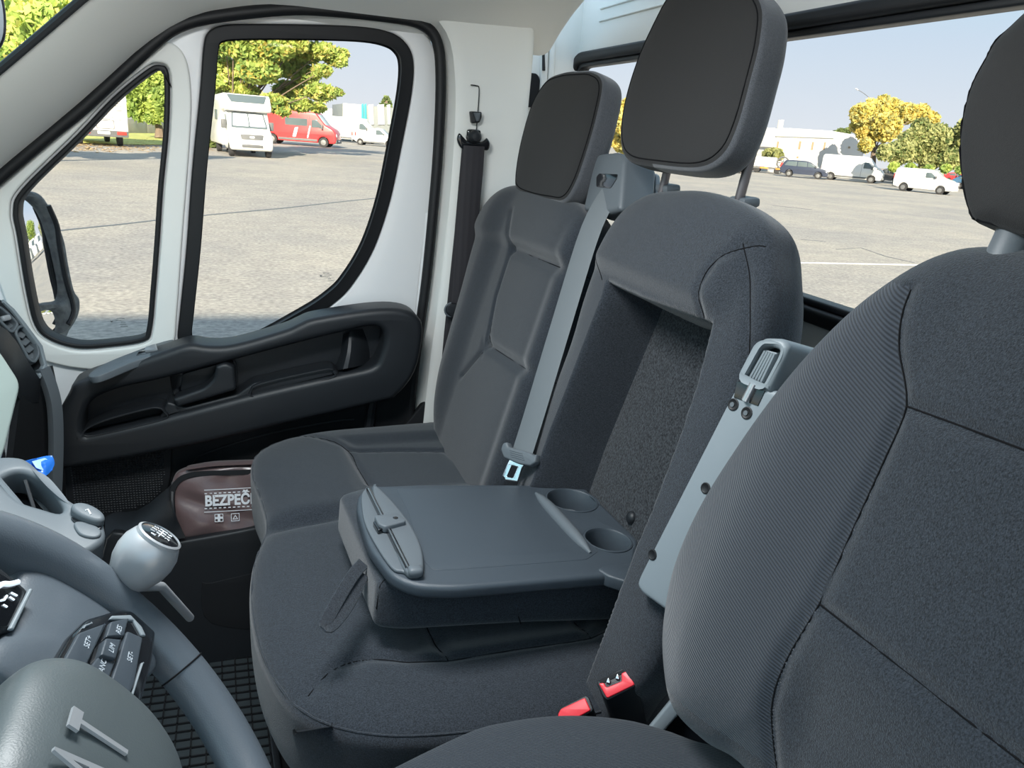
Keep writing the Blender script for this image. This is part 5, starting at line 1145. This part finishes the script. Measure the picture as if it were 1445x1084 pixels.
# grass verge and low wall at the far left
GRS = mat('grass', (.30, .36, .08), .9, col2=(.55, .52, .16), nscale=2)
GA = [ground(x, y) for x, y in ((40, 200), (192, 205), (300, 205), (380, 198), (420, 190), (300, 188), (150, 185), (40, 182))]
t = mesh('grass_verge', [p+np.array([0, 0, .03]) for p in GA], [tuple(range(8))], GRS); tag(t, 'sunlit grass verge under the trees at the left', 'grass', kind='stuff')
WALLM = mat('old_concrete', (.36, .34, .31), .9, col2=(.48, .46, .42), nscale=1)
a, b = ground(175, 188), ground(300, 189)
o = root('low_wall', (a+b)/2, 'low grey concrete wall below the bushy tree', 'wall')
dv = (b-a)/np.linalg.norm(b-a); FWL = Fr((a+b)/2+np.array([0, 0, .5]), dv, (0, 0, 1))
for k in range(5): box('wall_panel', FWL.at((k-2)*np.linalg.norm(b-a)/5, 0), np.linalg.norm(b-a)/5-.06, 1.1, .25, WALLM, o, bev=.02)
# fallen leaves at the kerb
q = []
V = []; Fc = []
for k in range(900):
    x = rng.uniform(95, 300); y = rng.uniform(196, 214)+rng.normal()*2; p = ground(x, y); a_ = rng.uniform(0, 6.28); s_ = rng.uniform(.05, .12); i0 = len(V)
    for j in range(4): V.append((p[0]+s_*math.cos(a_+j*1.57), p[1]+s_*math.sin(a_+j*1.57), GZ+.02+.02*(j % 2)))
    Fc.append((i0, i0+1, i0+2, i0+3))
tag(mesh('fallen_leaves', V, Fc, mat('dry_leaves', (.50, .34, .16), .9), None, False), 'scattered dry leaves on the ground beside the parked motorhome', 'leaves', kind='stuff')
# ------------------------------------------------------------------ buildings
def facade(name, px0, px1, ytop, dist, depth, wallm, label, wins=(), roof=None, bands=()):
    a, b = at_depth(px0, 200, dist), at_depth(px1, 200, dist*1.0); a[2] = b[2] = GZ; top = at_depth((px0+px1)/2, ytop, dist)[2]
    o = root(name, (a+b)/2, label, 'building'); L = np.linalg.norm(b-a); U = (b-a)/L; F0 = Fr((a+b)/2, U, (0, 0, 1)); Hh = top-GZ
    F1 = Fr((a+b)/2-F0.N*depth/2, U, (0, 0, 1)); box('wall', F1.at(0, Hh/2), L, Hh, depth, wallm, o, bev=.03)
    for (x, y, w, h, mt_) in wins:
        c = F0.px(x, y); q = w*dist/F_/1.0; r_ = h*dist/F_; f_ = plate('window', [rrect(q, r_, .02, c[0], c[1], 1)], F0, -.02, .05, WHT, o, bev=.01, res=1)
        plate('pane', [rrect(q*.82, r_*.86, .02, c[0], c[1], 1)], F0, .03, .06, mt_, f_, bev=.005, res=1)
    return o, F0, L, Hh
WB = mat('white_render', (.60, .58, .56), .8); WB2 = mat('grey_cladding', (.22, .24, .24), .6); TEAL = mat('teal_panel', (.03, .42, .42), .5); BRN = mat('brown_pane', (.32, .22, .14), .4); PGL = mat('pale_glass', (.35, .40, .40), .2)
o, F0, L, Hh = facade('white_hall', 1094, 1222, 194, 84, 12, WB, 'white rendered hall with narrow brown windows behind the vans', [(1128, 205, 6, 15, BRN), (1146, 206, 5.5, 15, BRN), (1163, 206, 5, 14, BRN), (1198, 208, 6, 4, BRN), (1097, 204, 5, 12, BRN), (1125, 222, 5, 4, BRN)])
rl_ = [F0.px(x, y) for x, y in ((1092, 196), (1095, 188), (1115, 181), (1176, 185), (1205, 190), (1222, 200), (1222, 204))]
plate('gable', [rl_+[(rl_[-1][0], rl_[-1][1]-1), (rl_[0][0], rl_[0][1]-1)]], F0, -11, -.05, WB, o, bev=.05)
box('chimney', F0.at(*F0.px(1115, 179), -2), .5, 1.6, .5, WB, o, bev=.03)
plate('roof_edge', [[F0.px(1094, 193), F0.px(1176, 196), F0.px(1176, 194.6), F0.px(1094, 191.6)]], F0, -.02, .12, WB2, o, bev=.02)
o, F0, L, Hh = facade('grey_hall', 452, 478, 153, 108, 10, WB, 'low pale hall with small window left of the glazed block', [(471, 164, 10, 6, PGL)])
o, F0, L, Hh = facade('glazed_block', 484, 556, 149, 92, 12, WB2, 'grey glazed block with teal stripe above the white vans', [(497, 157, 24, 18, PGL)])
for (x, w, mt_) in ((512, 3, TEAL), (516, 3, TEAL), (524, 7, WB), (538, 9, WB), (549, 5, PGL)): plate('facade_panel', [[F0.px(x-w/2, 176), F0.px(x+w/2, 176), F0.px(x+w/2-1, 147 if mt_ is not TEAL else 146), F0.px(x-w/2-1, 148)]], F0, -.02, .15, mt_, o, bev=.02)
# street lamp
lm = root('street_lamp', (0, 0, 0), 'tall thin street lamp in front of the autumn tree', 'street lamp')
lb = ground(1206, 246); lt_ = lb*1.0; k = 1; YL = lb[1]; t0 = aty(1219, 138, YL); lt_ = np.array([lb[0], lb[1], t0[2]])
tube('pole', [lb, lt_], [.09, .06], BMP, lm); hd0 = aty(1209, 126, YL)
tube('arm', smooth([lt_, (lt_+hd0)/2+np.array([0, 0, .1]), hd0], 4, False), .045, BMP, lm)
box('lamp_head', Fr(hd0, hd0-lt_, (0, 1, 0)), .55, .25, .14, WPRT, lm, bev=.05)
